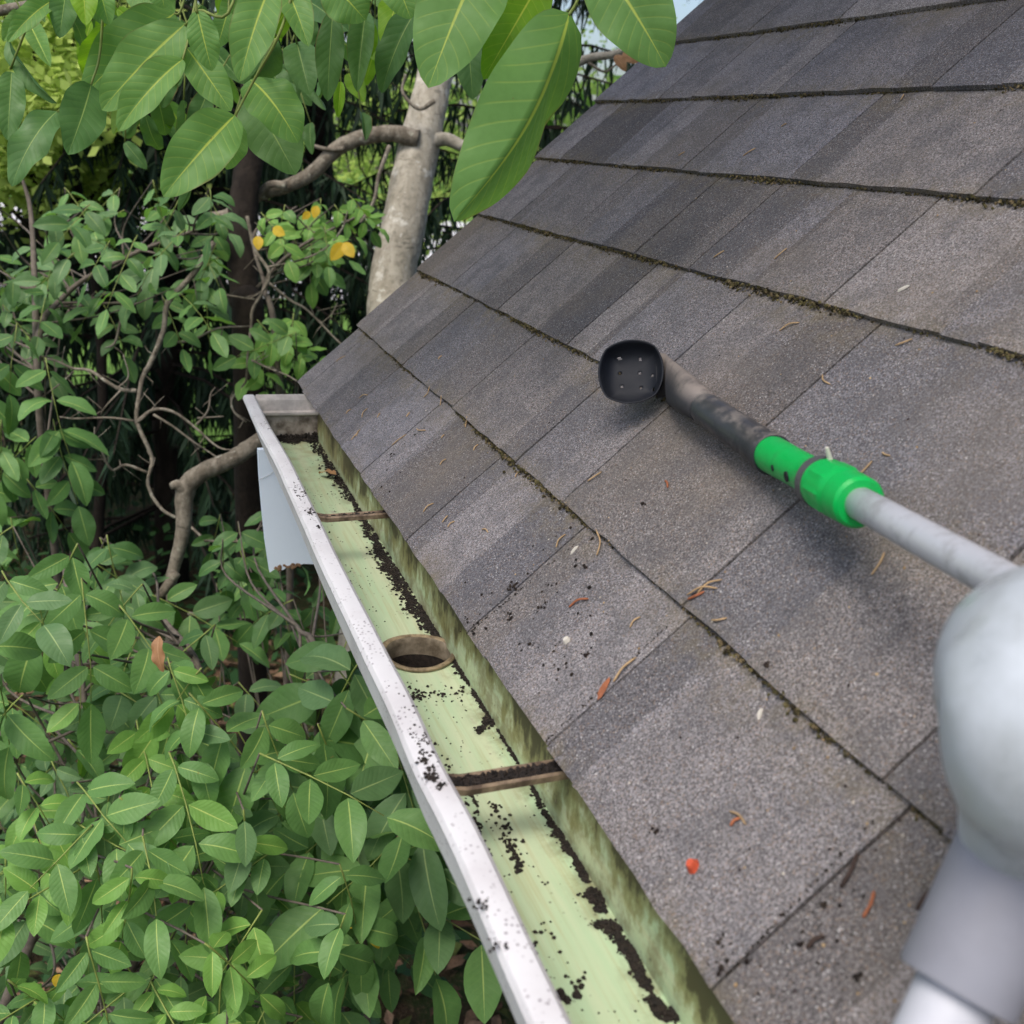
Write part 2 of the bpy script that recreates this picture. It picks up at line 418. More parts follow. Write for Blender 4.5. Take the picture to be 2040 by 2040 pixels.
# deck, far slope, gable wall, eave boards
mb = MB(); S = NC * EXP; RX, RZ = S * CT, S * ST
def prism(mb, prof, y0, y1, mi=0):
    n = len(prof); vs = [(x, y0, z) for x, z in prof] + [(x, y1, z) for x, z in prof]
    mb.add(vs, [tuple(range(n))[::-1], tuple(range(n, 2 * n))] + [(i, (i + 1) % n, n + (i + 1) % n, n + i) for i in range(n)], mi)
def rz(s, h): p = roof(s, 0, h); return (p.x, p.z)
prism(mb, [rz(.004, -.013), rz(S - .02, -.013), rz(S - .02, -.03), rz(.02, -.03)], Y0 - .015, Y1); mb.build('roof_deck', M['deck'], roofe)
mb = MB(); prism(mb, [(RX, H + RZ - .01), (2 * RX, H), (2 * RX - .02, H - .02), (RX, H + RZ - .04)], Y0, Y1); mb.build('back_slope', M['deck'], roofe)
mb = MB()
for i in range(13):
    y = Y0 - i * .25
    for sg in (1, -1):
        d = V((CT * sg, 0, -ST)); a = V((RX, y, H + RZ + .008))
        mb.add([a, a + V((0, -.27, .004)), a + V((0, -.27, .004)) + d * .15, a + d * .15], [(0, 1, 2, 3)], 0, (.95, .5, 0, 1))
mb.build('ridge_cap', M['shingle'], roofe)
mb = MB(); WY = -.25; mb.add([(.8, WY, 0), (2 * RX - .8, WY, 0), (2 * RX - .8, WY, H), (RX, WY, H + RZ - .1), (.8, WY, H + .74)], [(0, 1, 2, 3, 4)])
mb.box((.8 + .06, (WY + Y1) / 2, (H + .5) / 2), .12, WY - Y1, H + .5); mb.build('wall', M['wall'], house)
mb = MB(); prism(mb, [(.022, H - .17), (.022, H - .012), (.046, H - .012), (.046, H - .17)], -.03, Y1); mb.build('fascia_board', M['soffit'], house)
mb = MB(); prism(mb, [(.046, H - .165), (.046, H - .15), (.81, H - .15), (.81, H - .165)], -.05, Y1); mb.build('soffit', M['soffit'], house)
mb = MB(); prism(mb, [rz(-.085, -.020), rz(S - .05, -.020), rz(S - .05, -.15), rz(.02, -.15), rz(-.075, -.06)], -.012, -.032); mb.build('rake_board', M['wood'], house)

# ------------------------------------------------------------------ gutter
ZB = H - .078; XB = .02; GY0, GY1 = -.085, -2.6
gut = thing('rain_gutter', (-.05, -1.2, H - .08), 'white open eave gutter with a green stained trough along the shingle edge', 'gutter')
def lipz(y):
    tb = [(-2.6, .003), (-1.406, .006), (-1.2, .010), (-.9, .011), (-.5, .006), (-.085, -.006)]
    for (a, za), (b, zb) in zip(tb, tb[1:]):
        if a <= y <= b: t = (y - a) / (b - a); t = t * t * (3 - 2 * t); return za + (zb - za) * t
    return tb[-1][1]
def lipx(y):
    b = -.101 + .004 * math.exp(-((y + .12) / .15) ** 2)
    return b - .0025 * math.exp(-((y + 1.19) / .05) ** 2) + .0015 * math.sin(y * 9)
ys = [GY0 + (GY1 - GY0) * i / 84 for i in range(85)]
OY, OX, OR = -.868, -.012, .036
# trough: front ogee + floor + back wall, 1.2 mm sheet; inner green (0), outer white (1)
prof0 = [(XB, .066), (XB, 0), (-.056, 0), (-.062, .012), (-.070, .028), (-.082, .042), (-.094, .052), (-.0985, .066)]
def sect(y, inner):
    o = []; lz, lx = lipz(y), lipx(y)
    for i, (x, dz) in enumerate(prof0):
        z = ZB + dz
        if i >= 3: x += (lx + .101) * dz / .066
        if i == len(prof0) - 1: z = H + lz - .004
        if i == 0: z = H - .004
        if not inner: x, z = (x + (.0013 if i < 2 else -.0013), z - (.0013 if 0 < i else 0))
        o.append((x, y, z))
    return o
mb = MB(); NP = len(prof0)
y_hole = (OY + .046, OY - .046)
ylist = sorted(set([y for y in ys if not (y_hole[1] < y < y_hole[0])] + list(y_hole)), reverse=True)
for inner, mi in ((True, 0), (False, 1)):
    b0 = len(mb.v)
    for y in ylist: mb.v += sect(y, inner)
    for j in range(len(ylist) - 1):
        for i in range(NP - 1):
            if i == 1 and abs(ylist[j] - y_hole[0]) < 1e-9: continue
            a = b0 + j * NP + i; f = (a, a + 1, a + 1 + NP, a + NP)
            mb.f.append(f[::-1] if inner else f); mb.m.append(mi)
    # patch with a round hole
    zz = ZB if inner else ZB - .0013; n = 48; ring = []; sq = []
    for k in range(n):
        g = 2 * math.pi * k / n; c, s_ = math.cos(g), math.sin(g)
        ring.append((OX + OR * c, OY + OR * s_, zz))
        hx = (XB - OX) if c > 0 else (OX + .056); tt = min(hx / abs(c) if abs(c) > 1e-6 else 9, .046 / abs(s_) if abs(s_) > 1e-6 else 9)
        if OR * .999 > tt: tt = OR * 1.001
        sq.append((OX + tt * c, OY + tt * s_, zz))
    fs = [(k, (k + 1) % n, n + (k + 1) % n, n + k) for k in range(n)]
    mb.add(ring + sq, [f if inner else f[::-1] for f in fs], mi)
    cx = [(XB, y_hole[0], zz), (XB, y_hole[1], zz), (-.056, y_hole[1], zz), (-.056, y_hole[0], zz)]
    for (x, y, z) in cx:      # corner triangles between the two radial neighbours
        best = sorted(sq, key=lambda p: (p[0] - x) ** 2 + (p[1] - y) ** 2)[:2]
        mb.add([(x, y, z), best[0], best[1]], [(0, 1, 2)], mi)
mb.build('trough', [M['trough'], M['lip']], gut)
# front lip: rolled hem, about 21 mm wide
mb = MB(); lp = [(-.001, -.006), (-.003, .0), (-.001, .0045), (.003, .006), (.0135, .006), (.017, .003), (.0175, -.006), (.0155, -.0115), (.0138, -.006), (.0133, .001), (.003, .001), (.001, -.006)]
n = len(lp); ylip = [GY0 + .004 + (GY1 - GY0) * i / 140 for i in range(141)]
for y in ylip:
    jz = .0007 * noise.noise(V((y * 12, 0, 0))); jx = .0008 * noise.noise(V((y * 9, 4, 0)))
    tilt = .06 * math.exp(-((y + 1.21) / .06) ** 2)
    for x, z in lp: mb.v.append((lipx(y) + x + jx, y, H + lipz(y) + z + jz - tilt * (.02 - x) * .25))
for j in range(len(ylip) - 1):
    for i in range(n):
        a = j * n + i; b = j * n + (i + 1) % n; mb.f.append((a, b, b + n, a + n)); mb.m.append(0)
mb.f.append(tuple(range(n))[::-1]); mb.m.append(0)
lipo = mb.build('front_lip', M['lip'], gut, True); lipo.modifiers.new('edge', 'EDGE_SPLIT').split_angle = math.radians(28)
# end cap: folded plate
mb = MB(); yc = GY0
pr = [(XB, ZB), (-.056, ZB), (-.062, ZB + .012), (-.070, ZB + .028), (-.076, H - .036), (XB, H - .036)]
mb.add([(x, yc, z) for x, z in pr] + [(x, yc + .0015, z) for x, z in pr], [tuple(range(6))[::-1], tuple(range(6, 12))], 0)
def strip(mb, x0, x1, pts, mi):
    vs = [(x0, y, z) for y, z in pts] + [(x1, y, z) for y, z in pts]; m = len(pts)
    mb.add(vs, [(i, i + 1, m + i + 1, m + i) for i in range(m - 1)], mi)
strip(mb, -.080, .034, [(yc, H - .036), (yc - .006, H - .033), (yc - .006, H - .029), (yc + .001, H - .027), (yc + .004, H - .010), (yc + .008, H - .001), (yc + .012, H - .006)], 1)
mb.build('end_cap', [M['capdirt'], M['capclean']], gut)
# outlet: raised rim and tube
mb = MB(); n = 40; prof = [(OR + .002, .0005), (OR + .0035, .003), (OR + .001, .0045), (OR - .003, .003), (OR - .004, -.004), (OR - .0045, -.016), (OR - .008, -.055)]
for r, z in prof:
    for k in range(n):
        g = 2 * math.pi * k / n; wv = 1 + .03 * math.sin(3 * g + 1)
        mb.v.append((OX + r * wv * math.cos(g), OY + r * wv * math.sin(g), ZB + z))
for j in range(len(prof) - 1):
    for k in range(n):
        a = j * n + k; b = j * n + (k + 1) % n; mb.f.append((a, b, b + n, a + n)); mb.m.append(0 if j < 3 else 1 if j < 5 else 2)
mb.add([(OX + (OR - .008) * math.cos(2 * math.pi * k / n), OY + (OR - .008) * math.sin(2 * math.pi * k / n), ZB - .052) for k in range(n)], [tuple(range(n))], 2)
mb.build('outlet', [M['rim'], M['outlet'], M['muck_and_shade']], gut, True)  # dark lower tube and bottom are painted depth shade, not muck
mb = MB(); mb.tube([(OX, OY, ZB - .004), (OX, OY, ZB - .035), (OX + .03, OY, ZB - .07), (.12, OY, ZB - .12), (.55, OY, ZB - .17), (.70, OY, ZB - .22), (.75, OY, ZB - .32), (.755, OY, .05)], .0385, 16, False); mb.build('downspout', M['soffit'], gut, True)
# hangers: shallow channel straps across the trough
def hanger(y, wid, zl):
    mb = MB(); q = 14; pts = []
    for i in range(q + 1):
        t = i / q; x = XB - .002 + (lipx(y) + .019 - XB) * t; z = H - .019 + zl * (1 - t) + .006 * max(0, (t - .8) / .2)
        pts.append((x, z))
    cs = [(-wid / 2 - .0014, .001), (-wid / 2, .003), (-wid / 2 + .0014, .001), (-wid / 2 + .0018, -.003), (wid / 2 - .0018, -.003), (wid / 2 - .0014, .001), (wid / 2, .003), (wid / 2 + .0014, .001), (wid / 2 + .001, -.004), (-wid / 2 - .001, -.004)]
    n = len(cs)
    for x, z in pts:
        for dy, dz in cs: mb.v.append((x, y + dy, z + dz))
    for i in range(q):
        for k in range(n):
            a = i * n + k; b = i * n + (k + 1) % n; mb.f.append((a, b, b + n, a + n)); mb.m.append(0)
    mb.f += [tuple(range(n))[::-1], tuple(range(q * n, q * n + n))]; mb.m += [0, 0]
    o = mb.build('hanger', M['hang'], gut)
    return pts
HP = [hanger(-.622, .009, .002), hanger(-1.173, .016, .002), hanger(-1.72, .02, .002)]

# black muck: thousands of lumps in the trough, in one object
def blob(mb, c, r, flat=.5, up=V((0, 0, 1)), col=None, n=5):
    if abs(c.z - ZB) < .004 and (c.x - OX) ** 2 + (c.y - OY) ** 2 < (OR + .001) ** 2: return      # nothing floats over the open outlet
    a = up.orthogonal().normalized(); b = up.cross(a); g0 = rnd(0, 6.28); vs = []
    for k in range(n):
        g = g0 + 6.28 * k / n; q = r * rnd(.6, 1.25); vs.append(c + (a * math.cos(g) + b * math.sin(g)) * q)
    for k in range(n):
        g = g0 + 6.28 * (k + .3) / n; q = r * rnd(.35, .75); vs.append(c + (a * math.cos(g) + b * math.sin(g)) * q + up * r * flat * rnd(.7, 1.3))
    fs = [(k, (k + 1) % n, n + (k + 1) % n, n + k) for k in range(n)] + [tuple(range(n, 2 * n))]
    mb.add(vs, fs, 0, col)
random.seed(5)
mb = MB()
PF = V((0, 0, ZB + .0006)); UPZ = V((0, 0, 1))
def on_floor(px, py):
    p = on_plane(px, py, PF, UPZ)
    if p.x > XB - .001: p.x = XB - .001
    return p
line = [(600, 838, 9), (612, 862, 14), (628, 888, 15), (655, 925, 16), (690, 985, 8), (720, 1040, 15), (770, 1120, 15), (815, 1185, 15), (838, 1213, 12), (868, 1255, 8), (890, 1300, 7), (905, 1322, 4), (930, 1360, 2), (985, 1440, 3), (1008, 1485, 7), (1024, 1528, 9), (1060, 1580, 10), (1090, 1625, 8), (1118, 1680, 16), (1145, 1735, 19), (1190, 1795, 15), (1216, 1850, 15), (1245, 1900, 10), (1265, 1925, 14)]
for (xa, ya, wa), (xb, yb, wb) in zip(line, line[1:]):
    L = math.hypot(xb - xa, yb - ya)
    for i in range(int(L * (wa + wb) * (.20 if ya < 1430 else .34))):
        t = rnd(0, 1); wv = (wa + (wb - wa) * t) * (.62 + .95 * noise.noise(V((xa + (xb - xa) * t, ya + (yb - ya) * t, 0)) * .05))
        if wv < .8 or (ya > 1430 and noise.noise(V((0, ya + (yb - ya) * t, 3)) * .035) < -.33): continue
        o = random.gauss(-.30, .72 if ya < 1430 else .6) * wv
        p = on_floor(xa + (xb - xa) * t + o, ya + (yb - ya) * t + rnd(-3, 3))
        blob(mb, p, rnd(.0007, .0030) * random.choice([.6, 1, 1] if ya < 1430 else [.35, .5, .7]), rnd(.3, .8))
for (px, py, r, n) in [(922, 1362, 12, 60), (905, 1378, 8, 20), (1242, 1905, 12, 50), (1272, 1915, 14, 60), (1058, 1880, 10, 45), (1088, 1878, 5, 14), (1130, 1700, 14, 50), (800, 1245, 6, 18)]:
    for i in range(n): blob(mb, on_floor(px + random.gauss(0, r * .5), py + random.gauss(0, r * .5)), rnd(.0008, .0028), rnd(.4, 1))
for poly, dens in [([(895, 1535), (905, 1590), (918, 1620), (925, 1640)], 90), ([(925, 1515), (952, 1560), (965, 1600), (975, 1615), (980, 1645)], 110), ([(885, 1500), (900, 1520)], 20), ([(570, 950), (620, 1040), (660, 1120), (690, 1180)], 110), ([(1000, 1820), (1030, 1740), (1080, 1860), (1110, 1840)], 24), ([(690, 1000), (720, 1060), (760, 1130), (800, 1190)], 130), ([(790, 1305), (850, 1310), (880, 1300)], 45), ([(760, 1312), (800, 1312)], 60), ([(800, 1400), (845, 1450)], 26)]:
    sp_ = spline([V((x, y, 0)) for x, y in poly], 10)
    for i in range(dens):
        q = random.choice(sp_); s_ = random.choice([2, 5, 9]); blob(mb, on_floor(q.x + random.gauss(0, s_), q.y + random.gauss(0, s_)), rnd(.0006, .0022), rnd(.3, .8))
for i in range(1000):                                     # loose flecks everywhere on the floor
    y = rnd(-1.55, -.1); x = XB - .08 * random.betavariate(1.1, 1.0); 
    if noise.noise(V((x * 40, y * 14, 5))) < .08: continue
    blob(mb, V((x, y, ZB + .0005)), rnd(.0003, .0011), .5)
for i in range(520):                                     # heap at the far end cap
    x = XB - rnd(0, .078); d = abs(random.gauss(0, .012)); blob(mb, V((x, GY0 - .002 - d * (.6 + .6 * noise.noise(V((x * 60, 0, 0)))), ZB + .014 * math.exp(-(d / .012)) * rnd(.1, 1))), rnd(.0012, .003), rnd(.4, .9))
for (y, wd), pts, n in (((-.622, .006), HP[0], 220), ((-1.173, .014), HP[1], 1000)):    # dirt lying in the hanger channels
    for i in range(n):
        t = rnd(.0, 1); j = min(len(pts) - 2, int(t * (len(pts) - 1))); x, z = pts[j]; x2, z2 = pts[j + 1]; f = rnd(0, 1)
        blob(mb, V((x + (x2 - x) * f, y + rnd(-.5, .5) * wd, z + (z2 - z) * f + rnd(-.0025, .0012))), rnd(.001, .0026), rnd(.4, 1))
for i in range(150):                                     # crumbs on the lip
    cy = random.choice([-.60, -.64, -1.13, -1.17, -1.17, -.3, -1.45]); y = cy + random.gauss(0, .016)
    blob(mb, V((lipx(y) + rnd(.003, .014), y, H + lipz(y) + .0058)), rnd(.0004, .0015), .5)
for (px, py, r, n) in [(816, 1468, 7, 60), (798, 1438, 6, 25), (832, 1488, 4, 20), (585, 966, 4, 45), (588, 978, 5, 14), (601, 997, 2.5, 14), (575, 930, 3, 6), (905, 1700, 9, 14), (940, 1780, 9, 12)]:
    for i in range(n):
        p = on_plane(px + random.gauss(0, r), py + random.gauss(0, r), V((0, 0, H + .014)), UPZ); p.x = min(p.x, lipx(p.y) + .014); p.z = H + lipz(p.y) + .0058; blob(mb, p, rnd(.0005, .0017), rnd(.4, .9))
mb.build('gutter_muck', M['muck_and_shade'], None, False, 'stuff')

# white panel hanging under the far end of the gutter
pan = thing('eave_panel', (-.02, -.08, H - .23), 'pale blue-white panel hanging under the far end of the gutter, lower edge chipped brown', 'panel')
mb = MB(); yp = -.115
def pp(px, py): return on_plane(px, py, V((0, yp, H)), V((0, 1, 0)))
edge = [(486, 838), (489, 900), (494, 960), (500, 1020), (509, 1080), (522, 1072), (533, 1076), (545, 1068), (560, 1069), (572, 1064), (640, 1066), (720, 1060), (720, 700), (520, 700), (496, 800), (489, 815)]
pts = [pp(*e) for e in edge]; n = len(pts)
for dy in (0, .012): mb.v += [(p.x, p.y + dy, p.z) for p in pts]
mb.f = [tuple(range(n)), tuple(range(n, 2 * n))[::-1]] + [(i, i + n, (i + 1) % n + n, (i + 1) % n) for i in range(n)]
mb.m = [0, 0] + [1 if 4 <= i <= 8 else 0 for i in range(n)]
# clip below the trough: keep only what is lower than the gutter floor
bm = bmesh.new(); me = mb.mesh('panel_sheet', [M['panel'], M['rot']]); bm.from_mesh(me)
bmesh.ops.bisect_plane(bm, geom=bm.verts[:] + bm.edges[:] + bm.faces[:], plane_co=(0, 0, ZB - .006), plane_no=(0, 0, 1), clear_outer=True)
bmesh.ops.contextual_create(bm, geom=[e for e in bm.edges if e.is_boundary]); bm.to_mesh(me); bm.free()
o = bpy.data.objects.new('sheet', me); link(o, pan)
mb = MB()
for i in range(26):
    t = rnd(0, 1); p = pp(520 + 48 * t, 1073 - 6 * t + rnd(-5, 2)); blob(mb, p + V((0, -.0006, 0)), rnd(.0015, .0045), .2, V((0, -1, 0)))
o = mb.build('chipped_edge', M['rot'], pan)
mb = MB(); prism(mb, [(-.05, ZB - .001), (.02, ZB - .001), (.02, ZB - .012), (-.05, ZB - .012)], yp - .002, yp + .016); mb.build('bracket', M['soffit'], pan)
mb = MB(); mb.tube(spline([pp(487, 905) + V((0, -.001, 0)), pp(505, 897) + V((0, -.001, 0)), pp(530, 880) + V((0, -.001, 0))], 4), .00035, 5); mb.build('crease', M['soffit'], pan)

# ------------------------------------------------------------------ moss and grit in the course steps
random.seed(11)
mb = MB()
PAL = [(.085, .075, .03), (.05, .042, .02), (.12, .10, .045), (.035, .028, .016), (.17, .13, .07)]
for k in range(1, 9):
    yend = -1.75
    n = int(2200 * (1.0 if k < 7 else .5))
    for i in range(n):
        y = rnd(yend, .0); dn = .66 + .9 * noise.noise(V((y * 5, k * 7.7, 2))) + .5 * noise.noise(V((y * 22, k * 3.3, 9)))
        if k in (2, 3): dn += .22
        if rnd(0, 1) > dn: continue
        thick = max(.25, dn)
        p = roof(k * EXP - abs(random.gauss(0, .0028 * thick)) + .0004, y, -.0062 + rnd(0, .0052) * min(1, thick))
        blob(mb, p, rnd(.0005, .0017) * (.7 + .5 * thick), rnd(.4, 1.2), ROOFN, (*random.choice(PAL), 1))
mb.build('moss_in_joints', M['vcol'], None, False, 'stuff')
# crumbs of soil flicked on the shingles
mb = MB()
def surf_h(s): return -.0062 * ((s % EXP) / EXP) + .0009
for (px, py, r, n) in [(968, 1108, 7, 26), (1020, 1140, 6, 14), (960, 1165, 4, 6), (1000, 1220, 8, 8), (1110, 1230, 8, 6), (1100, 1060, 9, 8), (735, 858, 7, 8), (1040, 795, 5, 5), (1448, 1253, 5, 8), (1212, 953, 4, 5), (940, 1150, 20, 12), (1040, 1170, 45, 22), (1060, 1265, 30, 10), (1240, 1570, 10, 7), (1360, 1780, 8, 9), (1520, 1780, 8, 7), (1615, 1840, 6, 8), (1390, 1830, 30, 9), (1500, 1800, 60, 9), (1030, 1050, 60, 14), (780, 900, 50, 12), (1360, 1830, 10, 8), (900, 1180, 14, 16), (1560, 1700, 50, 10)]:
    for i in range(n):
        s, y = roof_sy(px + random.gauss(0, r), py + random.gauss(0, r * .8)); blob(mb, roof(s, y, surf_h(s)), random.choice([rnd(.0003, .0009), rnd(.0005, .0015), rnd(.0008, .0023)]), rnd(.3, .8), ROOFN, (*random.choice([(.015, .012, .01), (.03, .022, .016), (.02, .014, .012)]), 1))
for a, b, n in [((890, 1190), (1090, 1010), 90), ((1030, 1400), (1260, 1165), 60), ((1370, 1840), (1640, 1540), 60), ((700, 885), (800, 800), 30)]:
    for i in range(n):
        t = rnd(0, 1) ** 1.3; s, y = roof_sy(a[0] + (b[0] - a[0]) * t + rnd(-2, 2), a[1] + (b[1] - a[1]) * t + rnd(-2, 2)); blob(mb, roof(s, y, surf_h(s) - .0006), rnd(.0005, .0013), .5, ROOFN, (.02, .016, .012, 1))
for i in range(260):
    s, y = roof_sy(rnd(700, 1900), rnd(150, 1900))
    if .005 < s < 1 and y < -.03: blob(mb, roof(s, y, surf_h(s)), rnd(.0005, .0012), .5, ROOFN, (*random.choice([(.5, .45, .38), (.3, .2, .1), (.03, .02, .02), (.42, .3, .16)]), 1))
mb.build('soil_crumbs', M['vcol'], None, False, 'stuff')

# pine needles and small litter, one by one
M['needle'] = m_plain('dry_needle', (.46, .31, .16), .7, .35, 90); M['needle_r'] = m_plain('reddish_needle', (.36, .12, .05), .7, .4, 90)
M['stem'] = m_plain('dark_stem', (.05, .03, .022), .8, .4, 90); M['chip'] = m_plain('pale_chip', (.62, .58, .50), .7, .2, 90); M['red'] = m_plain('red_orange_husk', (.60, .10, .04), .55, .5, 200, .4, (.35, .05, .02))
def c5(x, y): return ((450 + x / 3.22) / DS, (700 + y / 3.22) / DS)
def c6(x, y): return ((1100 + x / 2.76) / DS, (600 + y / 2.76) / DS)
def c7(x, y): return ((1440 + x / 1.858) / DS, (1000 + y / 1.858) / DS)
def c3(x, y): return ((1240 + x / 2.415) / DS, y / 2.415 / DS)
def needle(a, b, name='pine_needle', label='dry tan pine needle lying on the grey shingles', group='tan pine needles on the shingles', mat='needle', r=.00075, bow=.12, cat='pine needle', h0=.0):
    sa, ya = roof_sy(*a); sb, yb = roof_sy(*b); sm, ym = (sa + sb) / 2, (ya + yb) / 2
    L = math.hypot(sa - sb, ya - yb); k = random.choice([-1, 1]) * bow
    pts = [roof(sa, ya, surf_h(sa) + r * .7), roof(sm + (yb - ya) * k, ym - (sb - sa) * k, max(surf_h(sm), surf_h(sa)) + r + L * .05), roof(sb, yb, surf_h(sb) + r * .7)]
    sp_ = spline(pts, 4); mb = MB(); c = sp_[len(sp_) // 2].copy(); mb.tube([p - c for p in sp_], [r * .7] + [r] * (len(sp_) - 2) + [r * .4], 5)
    o = mb.build(name, M[mat], None, True); o.location = c; tag(o, label, cat, group); return o
random.seed(3)
TAN = [(c5, 870, 420, 905, 360), (c5, 840, 545, 862, 500), (c5, 805, 570, 850, 520), (c5, 965, 420, 985, 390), (c5, 850, 295, 905, 275), (c5, 770, 400, 800, 370), (c5, 1150, 410, 1170, 380), (c5, 1255, 280, 1310, 225), (c5, 1360, 330, 1385, 285), (c5, 1520, 470, 1550, 420), (c5, 1215, 485, 1275, 495), (c5, 1060, 600, 1150, 525), (c5, 1370, 545, 1390, 520), (c5, 1575, 620, 1605, 580), (c5, 1365, 720, 1405, 680), (c5, 1265, 1030, 1330, 970), (c5, 1385, 1095, 1420, 1050), (c5, 1420, 1125, 1465, 1085), (c5, 1635, 1135, 1675, 1155), (c5, 1840, 790, 1870, 750), (c5, 1362, 50, 1385, 25), (c5, 700, 60, 760, 20),
       (c6, 1240, 148, 1350, 100), (c6, 1480, 395, 1525, 450), (c6, 195, 990, 270, 935), (c6, 1690, 960, 1760, 880), (c6, 1815, 830, 1860, 850), (c6, 1745, 1490, 1815, 1360), (c6, 230, 1380, 245, 1260), (c6, 10, 1340, 60, 1265), (c6, 880, 1760, 965, 1745), (c6, 415, 1780, 470, 1720), (c6, 745, 1620, 910, 1580), (c6, 800, 1610, 935, 1530), (c6, 840, 540, 885, 550),
       (c7, 20, 1140, 80, 1190), (c3, 580, 750, 640, 710), (c3, 760, 600, 785, 585), (c3, 440, 1240, 490, 1205), (c3, 730, 1245, 790, 1190), (c3, 1300, 1645, 1385, 1610), (c3, 1330, 465, 1345, 435), (c3, 270, 750, 300, 730)]
LM = [('the gutter end cap', 560, 790), ('the far gutter hanger', 735, 975), ('the round gutter outlet', 880, 1270), ('the black scoop cup', 1195, 705), ('the scoop neck', 1330, 790), ('the green adapter', 1545, 905), ('the aluminium pole', 1750, 1030), ('the tip of the largest leaf', 860, 415), ('the near gutter hanger', 1065, 1455), ('the big grey joint', 1760, 1340), ('the red berry husk', 1308, 1635), ('the right edge of the picture', 1880, 420)]
ORD = ['lowest', 'second', 'third', 'fourth', 'fifth', 'sixth', 'seventh', 'eighth']
info = []
for f, a, b, c, d in TAN:
    p, q = f(a, b), f(c, d); o = needle(p, q); mx_, my_ = (p[0] + q[0]) / 2, (p[1] + q[1]) / 2
    k = max(0, min(7, int(roof_sy(mx_, my_)[0] / EXP))); lm = min(LM, key=lambda l: math.hypot(l[1] - mx_, l[2] - my_))[0]
    info.append((ORD[k], lm, mx_, o))
for key in set(i[:2] for i in info):
    grp = sorted((i for i in info if i[:2] == key), key=lambda i: i[2]); n = len(grp)
    for j, i in enumerate(grp):
        pos = '' if n == 1 else ('leftmost ' if j == 0 else 'rightmost ' if j == n - 1 else ['', *[w_ + ' from left ' for w_ in 'second third fourth fifth sixth seventh eighth ninth tenth eleventh twelfth thirteenth fourteenth fifteenth sixteenth'.split()]][j])
        i[3]['label'] = pos + 'tan pine needle on the ' + key[0] + ' shingle course nearest ' + key[1]
for (f, a, b, c, d, lb) in [(c6, 85, 1675, 190, 1625, 'reddish brown needle lying flat on the shingle below the scoop tool'), (c7, 512, 1530, 552, 1430, 'curved orange needle on the dark shingle near the grey pipe sleeve'), (c7, 25, 1195, 60, 1165, 'short forked orange needle on the lowest shingle course'), (c6, 750, 1645, 840, 1600, 'reddish needle bundle base lying on the joint right of the gutter'), (c6, 615, 980, 630, 1020, 'tiny rusty needle piece between the scoop and the shingle joint')]:
    needle(f(a, b), f(c, d), label=lb, mat='needle_r', group=None, r=.001)
for (f, a, b, c, d, lb) in [(c7, 430, 1420, 490, 1290, 'thin dark brown stem lying on the lowest shingles'), (c7, 710, 1500, 810, 1410, 'short thick dark twig beside the grey pipe sleeve'), (c7, 310, 1650, 375, 1605, 'black splinter on the shingle near the gutter bottom')]:
    needle(f(a, b), f(c, d), 'twig', lb, None, 'stem', .0013, .1, 'twig')
def chip(p, L, wd, ang, mat, name, label, cat, th=.0015):
    s, y = roof_sy(*p); mb = MB(); n = 8; vs = []
    u = UPR * math.cos(ang) + ALONG * math.sin(ang); v = ROOFN.cross(u)
    for hh, q in ((0, 1), (th, .65)):
        for k in range(n): g = 6.283 * k / n; vs.append(u * math.cos(g) * L * .5 * q * rnd(.8, 1.15) + v * math.sin(g) * wd * .5 * q * rnd(.8, 1.15) + ROOFN * hh)
    mb.add(vs, [(k, (k + 1) % n, n + (k + 1) % n, n + k) for k in range(n)] + [tuple(range(n, 2 * n))])
    o = mb.build(name, M[mat], None, False); o.location = roof(s, y, surf_h(s)); tag(o, label, cat)
chip(c6(105, 1355), .012, .003, .2, 'chip', 'chip', 'white sliver with pale tip on the shingle beside the tan needle', 'chip')
chip(c7(125, 770), .009, .003, .6, 'chip', 'chip', 'small white fleck on the shingle above the long course joint', 'chip')
chip(c3(1350, 1387), .012, .003, -.6, 'chip', 'chip', 'white sliver on the pale shingle at upper right', 'chip')
chip(c6(75, 1860), .008, .006, 0, 'chip', 'pebble', 'small tan pebble on the shingle close to the gutter', 'pebble', .003)
chip((1308, 1635), .0085, .0075, .4, 'red', 'berry', 'bright red-orange berry husk on the grey shingle', 'berry', .005)
s_ = (1000 + 770 / 3.864) / DS, (1000 + 1430 / 3.864) / DS
chip(s_, .022, .006, .5, 'needle_r', 'dead_leaf', 'narrow rust-red dead leaf on the shingle joint beside the gutter', 'dead leaf')
needle(((1000 + 850 / 3.864) / DS, (1000 + 1375 / 3.864) / DS), ((1000 + 1020 / 3.864) / DS, (1000 + 1180 / 3.864) / DS), label='long straight tan needle on the joint above the rust-red dead leaf', group=None, r=.001, bow=.03)

